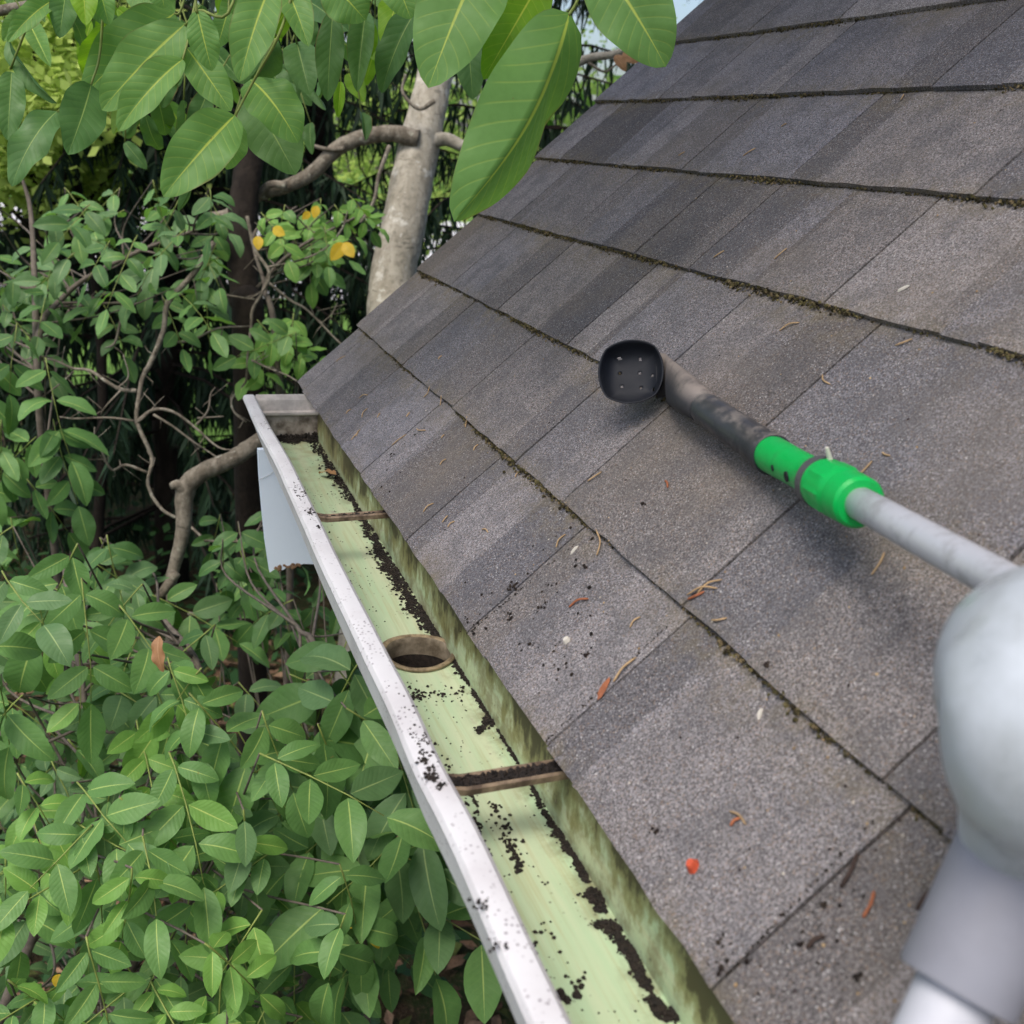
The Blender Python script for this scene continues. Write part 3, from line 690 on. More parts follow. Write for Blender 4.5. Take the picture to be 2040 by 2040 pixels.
# ------------------------------------------------------------------ gutter scoop on its pole
M['black'] = None
t = NT('black_scoop_plastic'); nz = t.noise(t.pos(), 25, 4, .6); t.surf(t.mix(t.rng(nz, .4, .75, 0, .5), (.009, .011, .016), (.026, .027, .031)), t.rng(nz, .3, .7, .5, .7), .28, t.noise(t.pos(), 300, 2), .1, .0005); M['black'] = t.mat
t = NT('dusty_black_plastic'); nz = t.noise(t.pos(), 45, 5, .65); g = t.n('NewGeometry'); sp = t.n('SeparateXYZ', Vector=g.outputs['Normal'])
up = t.rng(sp.outputs[2], .1, .75); t.surf(t.mix(t.math('MULTIPLY', up, t.rng(nz, .25, .6, .25, .95)), (.03, .03, .034), (.23, .195, .17)), .6, .4, nz, .15, .001); M['dusty'] = t.mat
t = NT('bright_green_plastic'); nz = t.noise(t.pos(), 60, 4, .6); t.surf(t.mix(t.rng(nz, .55, .8, 0, .5), (.0, .40, .07), (.015, .24, .05)), t.rng(nz, .3, .7, .28, .55), .45, nz, .06, .001); M['green'] = t.mat
t = NT('scuffed_aluminium'); nz = t.noise(t.pos(), 55, 5, .65); t.surf(t.mix(t.math('MULTIPLY', t.rng(nz, .45, .7), .9), (.58, .59, .63), (.38, .38, .39)), t.rng(nz, .4, .7, .42, .62), .5, nz, .05, .001, .35); M['alu'] = t.mat
t = NT('grey_plastic'); nz = t.noise(t.pos(), 20, 4, .6); t.surf(t.mix(t.rng(nz, .4, .75, 0, .5), (.235, .24, .275), (.16, .16, .18)), .5, .4, nz, .05, .001); M['greyp'] = t.mat
t = NT('satin_grey_ball'); nz = t.noise(t.pos(), 34, 5, .65); t.surf(t.mix(t.rng(t.noise(t.pos(), 110, 4, .7), .58, .74, 0, .22), t.mix(t.rng(nz, .3, .7), (.36, .39, .41), (.46, .50, .54)), (.24, .25, .25)), t.rng(nz, .3, .7, .22, .5), .5, nz, .1, .002); M['ball'] = t.mat
t = NT('worn_black_plastic'); nz = t.noise(t.pos(), 60, 5, .7); g = t.n('NewGeometry'); sp = t.n('SeparateXYZ', Vector=g.outputs['Normal'])
t.surf(t.mix(t.math('MULTIPLY', t.rng(sp.outputs[2], .2, .9), t.rng(nz, .42, .68, .1, .8)), (.028, .030, .036), (.20, .175, .155)), t.rng(nz, .35, .7, .3, .6), .5, nz, .12, .001); M['worn'] = t.mat
tool_a = roof_at(1454 , 856, .017)                        # start of the green adapter (scoop side)
tool_b = on_plane(1622, 953, EAVE + ROOFN * .022, ROOFN)  # end of the green adapter
pend = at(1950, 1131, .46); ax = (pend - tool_a).normalized()
tool_b = min((tool_a.lerp(pend, i / 400) for i in range(400)), key=lambda q: (q - CAM - ray(1622, 953).normalized() * (q - CAM).dot(ray(1622, 953).normalized())).length)
ELB = at(2003, 1368, .355)                                # joint centre, close to the lens
tool = thing('gutter_scoop', tool_a, 'black gutter scoop with bright green adapter on a bent aluminium pole lying on the shingles', 'gutter scoop')
La = (tool_b - tool_a).length
def rev(prof, p0, axis, n=28, flute=None):
    """surface of revolution; prof = (distance along axis, radius)"""
    a = axis.orthogonal().normalized(); b = axis.cross(a); mb = MB()
    for d, r in prof:
        for k in range(n): g = 2 * math.pi * k / n; mb.v.append(tuple(p0 + axis * d + (a * math.cos(g) + b * math.sin(g)) * r))
    for j in range(len(prof) - 1):
        for k in range(n): q = j * n + k; z = j * n + (k + 1) % n; mb.f.append((q, z, z + n, q + n)); mb.m.append(0)
    mb.f += [tuple(range(n))[::-1], tuple(range((len(prof) - 1) * n, len(prof) * n))]; mb.m += [0, 0]
    return mb
R0 = .0136
o = rev([(-.002, R0 * .97), (0, R0 * 1.03), (La * .06, R0 * 1.04), (La * .30, R0 * .98), (La * .45, R0 * .97), (La * .54, R0 * 1.02), (La * .60, R0 * 1.24), (La * .62, R0 * 1.26), (La * .82, R0 * 1.28), (La * .84, R0 * 1.26), (La * .86, R0 * 1.18), (La * .88, R0 * 1.18), (La * .89, R0 * 1.26), (La * .985, R0 * 1.22), (La, R0 * 1.08), (La * 1.001, R0 * .7)], tool_a, ax).build('adapter', M['green'], tool, True)
o.modifiers.new('edge', 'EDGE_SPLIT').split_angle = math.radians(35)
M['darkband'] = m_plain('dark_grey_band', (.085, .085, .09), .5, .3, 80)
rev([(La * .68, R0 * 1.1), (La * .68, R0 * 1.28), (La * .70, R0 * 1.33), (La * .81, R0 * 1.34), (La * .835, R0 * 1.28), (La * .84, R0 * 1.1)], tool_a, ax, 9).build('collar_nut', M['green'], tool)
rev([(La * .60, R0 * 1.2), (La * .60, R0 * 1.31), (La * .655, R0 * 1.32), (La * .655, R0 * 1.2)], tool_a, ax).build('band', M['darkband'], tool)
side = (CAM - tool_a); side = (side - ax * side.dot(ax)).normalized(); side2 = ax.cross(side)
for d, an, r in ((.26, 38, .0024), (.43, 40, .0038)):
    s3 = (side * math.cos(math.radians(an)) + side2 * math.sin(math.radians(an)))
    if s3.z > (side * math.cos(math.radians(an)) - side2 * math.sin(math.radians(an))).z: s3 = side * math.cos(math.radians(an)) - side2 * math.sin(math.radians(an))
    q = tool_a + ax * La * d + s3 * (R0 * .975); rev([(-.002, r * 1.0), (.0006, r)], q, s3, 16).build('screw_hole', M['black'], tool)
q = tool_a + ax * La * .66 + V((0, 0, 1)) * R0 * 1.26; mb = MB(); mb.tube([q, q + ROOFN * .006 + V((0, 0, .004))], [.002, .0012], 8); mb.build('clip', M['chip'], tool)
# pole rises from the adapter to the joint by the lens
mb = MB(); mb.tube([tool_b - ax * .03, tool_b + (pend - tool_b) * .3, tool_b + (pend - tool_b) * .7, pend, pend.lerp(ELB, .8)], .0102, 28); mb.build('pole', M['alu'], tool, True)
M['pipe'] = m_plain('pale_grey_pipe', (.47, .48, .52), .55, .15, 25)
sl_a = at(1935, 1575, .395); sl_b = at(1797, 1885, .385)
mb = MB(); N = 22
nrm = (ELB - CAM).normalized()
ek = spline([pend + (ELB - pend) * -.05, pend.lerp(ELB, .45), ELB + V((0, 0, .006)), ELB.lerp(sl_a, .45) - V((0, 0, .004)), sl_a + (sl_b - sl_a) * .06], 7); er = []
prf = [.0115, .0120, .0128, .0138, .0155, .0185, .0235, .031, .0375, .041, .0428, .0435, .0435, .0432, .043, .0425, .0415, .0405, .039, .0375, .0355, .033, .031, .029, .0275, .0262, .025, .0242, .0238, .0235, .0232, .023]
mb = MB(); mb.tube(ek, [r_ * .98 for r_ in prf[:len(ek)]], 40, True, 0)
for i, v in enumerate(mb.v):
    p_ = V(v); c_ = noise.noise(p_ * 38) * .0016 + noise.noise(p_ * 95) * .0005; mb.v[i] = tuple(p_ + (p_ - ELB).normalized() * c_)
o = mb.build('elbow', M['ball'], tool, True); ss = o.modifiers.new('soft', 'SUBSURF'); ss.levels = 1; ss.render_levels = 1
q = ELB + (CAM - ELB).normalized() * .03 + V((-.02, 0, .02))
sx = (sl_b - sl_a).normalized()
rev([(-.05, .0205), (-.01, .0215), (.0, .0220), (.063, .0220), (.0645, .0213), (.0645, .0172), (.030, .0166)], sl_a, sx, 40).build('sleeve', M['greyp'], tool, True).modifiers.new('edge', 'EDGE_SPLIT').split_angle = math.radians(40)
mb = MB(); mb.tube([sl_a + sx * .02, sl_b + sx * .03, sl_b + sx * .5], .0146, 28); mb.build('handle_pipe', M['pipe'], tool, True)
# scoop: rounded-square cup with drain holes, neck and socket
sc_c = roof_at(1192, 706, .034); cz = ((CAM - sc_c).normalized() * .9 - ax * .35 + V((0, 0, .12))).normalized()
RGT = V((WR[0][0], WR[0][1], WR[0][2])); cx_ = (RGT - cz * RGT.dot(cz)).normalized(); cy_ = cz.cross(cx_)
HW = .0295; DEP = .018; G = 44
def cup_pt(u, v):
    x = u * math.sqrt(1 - .43 * v * v); y = v * math.sqrt(1 - .43 * u * u)
    r = max(abs(u), abs(v)); dep = DEP * (1 - r ** 5) * (1 - .12 * u)
    return sc_c + cx_ * (x * HW * 1.0) + cy_ * (y * HW) - cz * (dep - .01)
holes = []
for (a, b) in [(360, 305), (485, 305), (362, 392), (487, 392), (567, 410), (372, 475), (490, 485), (573, 495)]:
    p = c6((a - 447) * .88 + 447, (b - 412) * .88 + 412); d = ray(*p).normalized(); holes.append(min((cup_pt(i / G * 2 - 1, j / G * 2 - 1) for i in range(3, G - 2) for j in range(3, G - 2)), key=lambda q: (q - CAM - d * (q - CAM).dot(d)).length))
mb = MB()
for j in range(G + 1):
    for i in range(G + 1): mb.v.append(tuple(cup_pt(i / G * 2 - 1, j / G * 2 - 1)))
for j in range(G):
    for i in range(G):
        a = j * (G + 1) + i; c = (V(mb.v[a]) + V(mb.v[a + G + 2])) / 2
        if any((c - h).length < .0019 for h in holes): continue
        mb.f.append((a, a + 1, a + G + 2, a + G + 1)); mb.m.append(0)
o = mb.build('scoop', M['black'], tool, True); sm = o.modifiers.new('thick', 'SOLIDIFY'); sm.thickness = .0013; sm.offset = -1
# neck: loft from the cup's right wall to the socket
def ring(c, u, v, ru, rv, n=24, sq=1.0):
    o_ = []
    for k in range(n):
        g = 2 * math.pi * k / n; cu, cv = math.cos(g), math.sin(g); f = (abs(cu) ** sq + abs(cv) ** sq) ** (-1 / sq) if sq > 1 else 1
        o_.append(c + u * cu * ru * f + v * cv * rv * f)
    return o_
def loft(mb, rings):
    n = len(rings[0]); b = len(mb.v)
    for r in rings: mb.v += [tuple(p) for p in r]
    for j in range(len(rings) - 1):
        for k in range(n): a = b + j * n + k; z = b + j * n + (k + 1) % n; mb.f.append((a, z, z + n, a + n)); mb.m.append(0)
    mb.f += [tuple(range(b, b + n))[::-1], tuple(range(b + (len(rings) - 1) * n, b + len(rings) * n))]; mb.m += [0, 0]
st = side - ROOFN * side.dot(ROOFN); U = ax.cross(ROOFN).normalized(); W_ = U.cross(ax).normalized()
kneck = c6(835, 585); neck_m = on_plane(kneck[0], kneck[1], EAVE + ROOFN * .024, ROOFN)
mb = MB(); w0 = sc_c + cx_ * HW * .90 - cz * .010
if cy_.dot(U) < 0: U = -U
if cz.dot(W_) < 0: W_ = -W_
d = tool_a - neck_m; m1 = w0.lerp(neck_m, .30); m2 = w0.lerp(neck_m, .65)
loft(mb, [ring(w0 - cx_ * .004, cy_, cz, .0215, .009, 24, 2.6), ring(w0 + cx_ * .004, cy_, cz, .021, .010, 24, 2.6), ring(m1, cy_.lerp(U, .35).normalized(), cz.lerp(W_, .35).normalized(), .0185, .0115, 24, 2.4), ring(m2, cy_.lerp(U, .75).normalized(), cz.lerp(W_, .75).normalized(), .0160, .0125, 24, 2.2), ring(neck_m, U, W_, .0135, .0122, 24, 2.0)])
mb.build('neck', M['dusty'], tool, True)
mb = MB()
loft(mb, [ring(neck_m - d * .02, U, W_, .0122, .0112), ring(neck_m + d * .05, U, W_, .0138, .0128), ring(neck_m + d * .5, U, W_, .0142, .0135), ring(neck_m + d * .93, U, W_, .0146, .014), ring(neck_m + d * .95, U, W_, .0160, .0154), ring(neck_m + d * 1.03, U, W_, .0160, .0154)])
o = mb.build('socket', M['worn'], tool, True); o.modifiers.new('edge', 'EDGE_SPLIT').split_angle = math.radians(40)

# ------------------------------------------------------------------ leaves
def leaf_mesh(name, mat, fold, curl, wave, seed, nu=6, nv=10, sharp=1.0, twist=0.0, foldL=0.0, bow=0.0):
    """unit leaf: base at origin, tip at (0,1,0), half width .5, normal +z"""
    r = random.Random(seed); nv_ = nv; pts = []
    cen = []; ang = 0.0; p = V((0, 0, 0)); cen.append((p.copy(), 0.0))
    for j in range(nv_):
        a = -curl * ((j + .5) / nv_ - .5); p = p + V((0, math.cos(a), math.sin(a))) / nv_; cen.append((p.copy(), a))
    tip = cen[-1][0]; L = tip.length; rot = math.atan2(tip.z, tip.y)
    me = MB(); uvs = []; ph = r.uniform(0, 6)
    for j in range(nv_ + 1):
        v = j / nv_; c, a = cen[j]
        wv = (max(0, math.sin(math.pi * v ** .88))) ** (.72 * sharp) * (1 - .18 * max(0, v - .6))
        if j == 0: wv = .015
        if j == nv_: wv = .004
        for i in range(nu + 1):
            u = i / nu * 2 - 1; x = u * .5 * wv * math.cos(fold * .55)
            z = abs(u) * wv * .16 * fold + wave * .05 * math.sin(v * 15 + ph + (2 if u > 0 else 0)) * abs(u) ** 2 * wv
            z -= .05 * fold * u * u * wv
            if foldL and u < 0: fa = foldL * min(1, v * 4); x, z = x * math.cos(fa), z + x * math.sin(fa) * (1 + .0 * v)
            tw = twist * (v - .3); x, z = x * math.cos(tw) - z * math.sin(tw), x * math.sin(tw) + z * math.cos(tw)
            x -= bow * math.sin(math.pi * v)
            q = c + V((x, -math.sin(a) * z, math.cos(a) * z))
            q = V((q.x, q.y * math.cos(-rot) - q.z * math.sin(-rot), q.y * math.sin(-rot) + q.z * math.cos(-rot))); q.y /= L; q.z /= L
            me.v.append(tuple(q)); uvs.append((i / nu, v))
    for j in range(nv_):
        for i in range(nu): a = j * (nu + 1) + i; me.f.append((a, a + 1, a + nu + 2, a + nu + 1)); me.m.append(0)
    m = me.mesh(name, mat, True); ul = m.uv_layers.new(name='UVMap'); li = np.zeros(len(m.loops), dtype=np.int32); m.loops.foreach_get('vertex_index', li)
    ul.data.foreach_set('uv', np.array(uvs, dtype=np.float32)[li].ravel())
    m['uvs'] = 1
    return m
LV = {}
for key in ('leaf', 'leaf_l', 'leaf_d', 'leaf_b', 'leaf_y'):
    LV[key] = [leaf_mesh('leaf_' + key, M[key], fold, curl, wave, i * 7 + 1, 6, 10) for i, (fold, curl, wave) in enumerate([(.25, .5, .3), (.5, .9, .4), (.15, .25, .5), (.7, .6, .3), (.35, 1.3, .5), (.4, -.3, .4)])]
for key in ('leaf_big', 'leaf_big_y', 'leaf_big_d', 'leaf_brown'):
    LV[key] = [leaf_mesh('leaf_' + key, M[key], fold, curl, wave, i * 5 + 2, 12, 26, .85) for i, (fold, curl, wave) in enumerate([(.35, .5, .6), (.75, .8, .6), (.25, 1.0, .9), (1.2, .5, .5)])] + [leaf_mesh('leaf_' + key, M[key], .3, .45, .5, 77, 12, 26, .85, 0, 1.3, .17)]
def leaf_matrix(b, d, nrm, L, wd):
    d = d.normalized(); x = d.cross(nrm)
    if x.length < 1e-5: x = d.orthogonal()
    x.normalize(); z = x.cross(d)
    m = Matrix.Identity(4)
    for i in range(3): m[i][0] = x[i] * wd; m[i][1] = d[i] * L; m[i][2] = z[i] * L; m[i][3] = b[i]
    return m
def put_leaf(parent, me, mat):
    o = bpy.data.objects.new('leaf', me); o.parent = parent
    o.matrix_basis = Matrix.Translation(-V(parent['_o'])) @ mat; COL.objects.link(o); return o
def put_leaves(parent, leaves, limit=300):
    """leaves = [(mesh, matrix, size on screen)]; the largest become parts, the rest one mass"""
    leaves.sort(key=lambda q: -q[2])
    for me, mt, _ in leaves[:limit]: put_leaf(parent, me, mt)
    rest = leaves[limit:]
    by = {}
    for me, mt, _ in rest: by.setdefault(me.materials[0].name, []).append((me, mt))
    if not rest: return
    vs, fs, uv, mi, mats = [], [], [], [], []; off = 0
    for nm, lst in by.items():
        mats.append(bpy.data.materials[nm])
        for me, mt in lst:
            n = len(me.vertices); co = np.zeros(n * 3); me.vertices.foreach_get('co', co); co = co.reshape(-1, 3)
            A = np.array(mt); co = co @ A[:3, :3].T + A[:3, 3] - np.array(parent['_o']); vs.append(co)
            lv = np.zeros(len(me.loops), dtype=np.int64); me.loops.foreach_get('vertex_index', lv); fs.append(lv.reshape(-1, 4) + off); off += n
            u = np.zeros(len(me.loops) * 2, dtype=np.float32); me.uv_layers[0].data.foreach_get('uv', u); uv.append(u); mi += [len(mats) - 1] * len(me.polygons)
    me = bpy.data.meshes.new('foliage'); me.from_pydata(np.concatenate(vs).tolist(), [], np.concatenate(fs).tolist())
    for m in mats: me.materials.append(m)
    me.polygons.foreach_set('material_index', mi); me.polygons.foreach_set('use_smooth', [True] * len(me.polygons))
    me.uv_layers.new(name='UVMap').data.foreach_set('uv', np.concatenate(uv)); me.update()
    o = bpy.data.objects.new('foliage', me); o.parent = parent; COL.objects.link(o); o['kind'] = 'stuff'
UP = V((0, 0, 1))
def ok_spot(p):
    r = p - EAVE
    if r.y < .25 and r.x > -.17 and r.z > -.22: return False        # gutter and roof
    if r.y < .1 and r.x > .55: return False
    if r.y < .3 and r.x > 0 and r.dot(ROOFN) > -.2: return False
    return True
def spray(base, d, nrm, L, pairs, mats, leaves, mbt, ratio=.46, droop=.25):
    """compound leaf: rachis with paired leaflets and one at the tip"""
    d = d.normalized(); step = L * .62; pts = [base]; dirs = [d]; p = base.copy(); dd = d.copy()
    tot = max(2, pairs) + 1
    for i in range(tot):
        dd = (dd - UP * droop * .18 + V((rnd(-.1, .1), rnd(-.1, .1), rnd(-.1, .1)))).normalized(); p = p + dd * step * (.4 if i == 0 else 1); pts.append(p.copy()); dirs.append(dd.copy())
    if not ok_spot(pts[-1]) or not ok_spot(pts[len(pts) // 2]): return False
    mbt.append((pts, .0016, .0008))
    mkey = random.choice(mats)
    for i in range(1, tot + 1):
        size = L * (.72 + .28 * i / tot) * rnd(.85, 1.1)
        for sg in ((-1, 1) if i < tot else (0,)):
            n2 = (nrm + V((rnd(-.5, .5), rnd(-.5, .5), rnd(-.4, .4)))).normalized(); x = dirs[i].cross(n2).normalized()
            ang = math.radians(rnd(48, 68)) if sg else math.radians(rnd(-8, 8))
            ld = dirs[i] * math.cos(ang) + x * math.sin(ang) * (sg if sg else 1) - UP * droop * .4
            k = mkey if rnd(0, 1) < .75 else random.choice(mats)
            b = pts[i] + ld.normalized() * L * .05
            if not ok_spot(b + ld.normalized() * size): continue
            leaves.append((random.choice(LV[k]), leaf_matrix(b, ld, n2, size, size * ratio * rnd(.85, 1.15)), size / max(.2, depth_of(b))))
    return True
def in_poly(x, y, poly):
    c = False; j = len(poly) - 1
    for i in range(len(poly)):
        xi, yi = poly[i]; xj, yj = poly[j]
        if (yi > y) != (yj > y) and x < (xj - xi) * (y - yi) / (yj - yi) + xi: c = not c
        j = i
    return c
def fill(poly, n, d0, d1, L0, L1, mats, leaves, mbt, mbr, stems, pairs=(2, 4), face=.55, spread=70, down=0.0, ratio=.50, mind=60):
    """compound leaves through a region of the view, joined by twigs to the nearest stem"""
    xs = [p[0] for p in poly]; yy = [p[1] for p in poly]; done = []; tries = 0
    while len(done) < n and tries < n * 60:
        tries += 1; x, y = rnd(min(xs), max(xs)), rnd(min(yy), max(yy))
        if not in_poly(x, y, poly): continue
        z = rnd(d0, d1)
        if any(abs(x - a) + abs(y - b) < mind and abs(z - c) < .25 for a, b, c in done): continue
        p = at(x, y, z)
        if not ok_spot(p): continue
        g = math.radians(90 + rnd(-spread, spread)); q = at(x + math.cos(g) * 60, y + math.sin(g) * 60, z + rnd(-.04, .06)); d = (q - p).normalized()
        tc = (CAM - p).normalized(); nr = (UP * (1 - face) + tc * face + V((rnd(-.3, .3), rnd(-.3, .3), rnd(-.2, .2)))).normalized()
        if spray(p, d, nr, rnd(L0, L1), random.choice(range(pairs[0], pairs[1] + 1)), mats, leaves, mbt, ratio):
            done.append((x, y, z))
            cand = sorted((s for st_ in stems for s in st_), key=lambda s: (s - p).length + (1.0 if s.z > p.z - .04 else 0))[:9]; best = random.choice(cand)
            mid = best.lerp(p, .55) - tc * .10 - UP * .03 + V((rnd(-.06, .06), rnd(-.04, .08), 0))
            sp_ = spline([best, mid, p], 5)
            if all(ok_spot(s) for s in sp_): mbr.append((sp_, .0034, .0015))
def make_stems(lst, parent, name='stem', mat='twig'):
    out = []
    for pts, r0, r1 in lst:
        sp_ = spline(pts, 8); mb = MB(); mb.tube(sp_, taper(r0, r1, len(sp_)), 9, True, 0, .06); mb.build(name, M[mat], parent, True); out.append(sp_)
    return out
def gnd(p, dx=0, dy=0): return V((p.x + dx, p.y + dy, 0.0))
def stalks(parent, lst):
    for pts, r0, r1 in lst:
        mb = MB(); mb.tube(pts, taper(r0, r1, len(pts)), 5, True); mb.build('leaf_stalk', M['rachis'], parent, True)
def finish(parent, leaves, mbt, mbr):
    for sp_, r0, r1 in mbr:
        mb = MB(); mb.tube(sp_, taper(r0, r1, len(sp_)), 6, True, 0, .05); mb.build('twig', M['twig'], parent, True)
    stalks(parent, mbt)
    put_leaves(parent, leaves)

# --- the shrub in the lower left, nearest
random.seed(31)
def shrub(label, base, stems, regions, name='leafy_shrub', group='leafy shrubs below the gutter'):
    t = thing(name, base, label, 'shrub', group)
    st_ = make_stems(stems, t); lv = []; mbt = []; mbr = []
    for r in regions: fill(*r[:1], leaves=lv, mbt=mbt, mbr=mbr, stems=st_, **r[1])
    finish(t, lv, mbt, mbr); return t
A1, A2, A3 = at(150, 1500, 1.95), at(380, 1350, 2.0), at(330, 1750, 1.75)
b0 = V((-.75, .15, 0))
shrub('dense green compound-leaved shrub filling the lower left corner', b0,
      [([b0, b0.lerp(A1, .5) + V((-.08, 0, 0)), A1, at(120, 1050, 2.1)], .016, .005), ([b0 + V((.05, .03, 0)), b0.lerp(A2, .55) + V((.06, 0, 0)), A2, at(300, 1150, 2.15)], .016, .004), ([b0 + V((.0, -.05, 0)), b0.lerp(A3, .6), A3], .014, .006)],
      [([(-60, 1080), (140, 1020), (330, 1120), (420, 1250), (560, 1420), (640, 1560), (700, 1750), (600, 1990), (-60, 1990)], dict(n=74, d0=1.45, d1=1.85, L0=.062, L1=.112, mats=['leaf', 'leaf', 'leaf_l', 'leaf', 'leaf_b'], pairs=(2, 3), face=.72, mind=70)),
       ([(-60, 1000), (140, 950), (400, 1150), (740, 1500), (740, 1700), (690, 1990), (-60, 1990)], dict(n=84, d0=1.95, d1=2.4, L0=.070, L1=.112, mats=['leaf', 'leaf_d', 'leaf_b', 'leaf_d'], pairs=(2, 4), face=.5)),
       ([(-60, 1560), (250, 1500), (420, 1700), (520, 1990), (-60, 1990)], dict(n=14, d0=1.35, d1=1.5, L0=.06, L1=.08, mats=['leaf', 'leaf', 'leaf_l'], pairs=(2, 4), face=.6))])
# --- shrub under the gutter
B1, B2 = at(600, 1300, 2.0), at(720, 1600, 1.9); b1 = V((-.02, -.1, 0))
shrub('darker broad-leaved shrub growing up under the gutter lip', b1,
      [([b1, b1.lerp(B1, .5), B1, at(560, 1180, 2.05)], .014, .004), ([b1 + V((.03, -.05, 0)), b1.lerp(B2, .5) + V((.05, 0, 0)), B2], .013, .005)],
      [([(520, 1200), (640, 1160), (760, 1350), (840, 1600), (850, 1750), (700, 1800), (560, 1500)], dict(n=26, d0=1.65, d1=2.0, L0=.11, L1=.15, mats=['leaf_b', 'leaf_d', 'leaf'], pairs=(1, 3), face=.6)),
       ([(400, 980), (520, 900), (620, 1100), (560, 1180), (400, 1120)], dict(n=14, d0=2.3, d1=2.7, L0=.075, L1=.10, mats=['leaf_d', 'leaf', 'leaf_d'], pairs=(2, 3), face=.45)),
       ([(500, 1250), (700, 1300), (780, 1600), (720, 1780), (560, 1750)], dict(n=26, d0=2.2, d1=2.7, L0=.08, L1=.11, mats=['leaf_d', 'leaf_d', 'leaf_b'], pairs=(2, 3), face=.4))])
# --- leafy sapling on the left edge, mid height
C1, C2, C3 = at(70, 700, 2.7), at(250, 480, 2.9), at(60, 420, 2.8); b2 = V((C1.x - .1, C1.y + .1, 0))
shrub('fine-leaved sapling on the left, its sprays above the bare branches', b2,
      [([b2, b2.lerp(C1, .6) + V((.04, 0, 0)), C1, at(120, 560, 2.85), C2, at(380, 430, 3.0)], .013, .004), ([C1, C3, at(40, 330, 2.8)], .010, .004)],
      [([(-60, 560), (80, 600), (110, 800), (90, 960), (-60, 1000)], dict(n=11, d0=2.3, d1=2.8, L0=.09, L1=.125, mats=['leaf', 'leaf_d', 'leaf'], pairs=(2, 3), face=.45)),
       ([(-60, 360), (180, 330), (440, 330), (470, 420), (380, 540), (200, 570), (-60, 590)], dict(n=40, d0=2.6, d1=3.2, L0=.075, L1=.105, mats=['leaf', 'leaf_b', 'leaf', 'leaf_d'], pairs=(2, 4), face=.35, ratio=.5, mind=45))],
      'leafy_sapling', None)
# --- light sapling by the trunk with a few yellow leaves
D1 = at(520, 640, 3.0); b3 = V((D1.x, D1.y + .15, 0))
shrub('bright yellow-green sapling with a few yellow leaves in front of the pale trunk', b3,
      [([b3, b3.lerp(D1, .6) + V((.05, 0, 0)), D1, at(500, 540, 3.0), at(560, 470, 3.0), at(690, 400, 3.05)], .014, .003), ([at(500, 540, 3.0), at(480, 440, 3.05), at(560, 390, 3.1)], .006, .003)],
      [([(480, 380), (660, 365), (690, 400), (630, 440), (490, 430)], dict(n=12, d0=2.9, d1=3.2, L0=.055, L1=.078, mats=['leaf_l', 'leaf_l', 'leaf'], pairs=(2, 3), face=.5, ratio=.58, mind=30)),
       ([(480, 600), (560, 580), (600, 620), (540, 680), (490, 660)], dict(n=9, d0=2.8, d1=3.1, L0=.06, L1=.085, mats=['leaf_l', 'leaf_l', 'leaf'], pairs=(2, 3), face=.5, ratio=.55, mind=25)),
       ([(640, 400), (660, 440), (560, 480), (560, 430)], dict(n=5, d0=3.0, d1=3.1, L0=.06, L1=.08, mats=['leaf_l', 'leaf'], pairs=(1, 2), face=.5, ratio=.55, mind=25))],
      'leafy_sapling', None)
shr = bpy.data.objects['leafy_shrub']
for (bx, by, tx, ty, wd, dp) in [(655, 1735, 612, 1768, 34, 1.72), (690, 1722, 648, 1750, 30, 1.74), (700, 1750, 715, 1790, 26, 1.74), (112, 1838, 104, 1862, 20, 1.5), (575, 1770, 572, 1800, 22, 1.72)]:
    p, q = at(bx, by, dp), at(tx, ty, dp - .01); put_leaf(shr, LV['leaf_y'][1], leaf_matrix(p, q - p, ((CAM - p).normalized() + V((0, 0, .4))).normalized(), (q - p).length, wd * DS / 2040 * dp))
sap = bpy.data.objects['leafy_sapling.001']
for (bx, by, tx, ty, wd) in [(648, 458, 624, 492, 26), (648, 458, 668, 486, 24), (598, 388, 592, 412, 17), (487, 445, 487, 472, 20), (515, 430, 538, 444, 20), (585, 400, 570, 414, 14)]:
    p, q = at(bx, by, 2.85), at(tx, ty, 2.84); put_leaf(sap, LV['leaf_y'][0], leaf_matrix(p, q - p, (CAM - p).normalized(), (q - p).length, wd * DS / 2040 * 2.85))

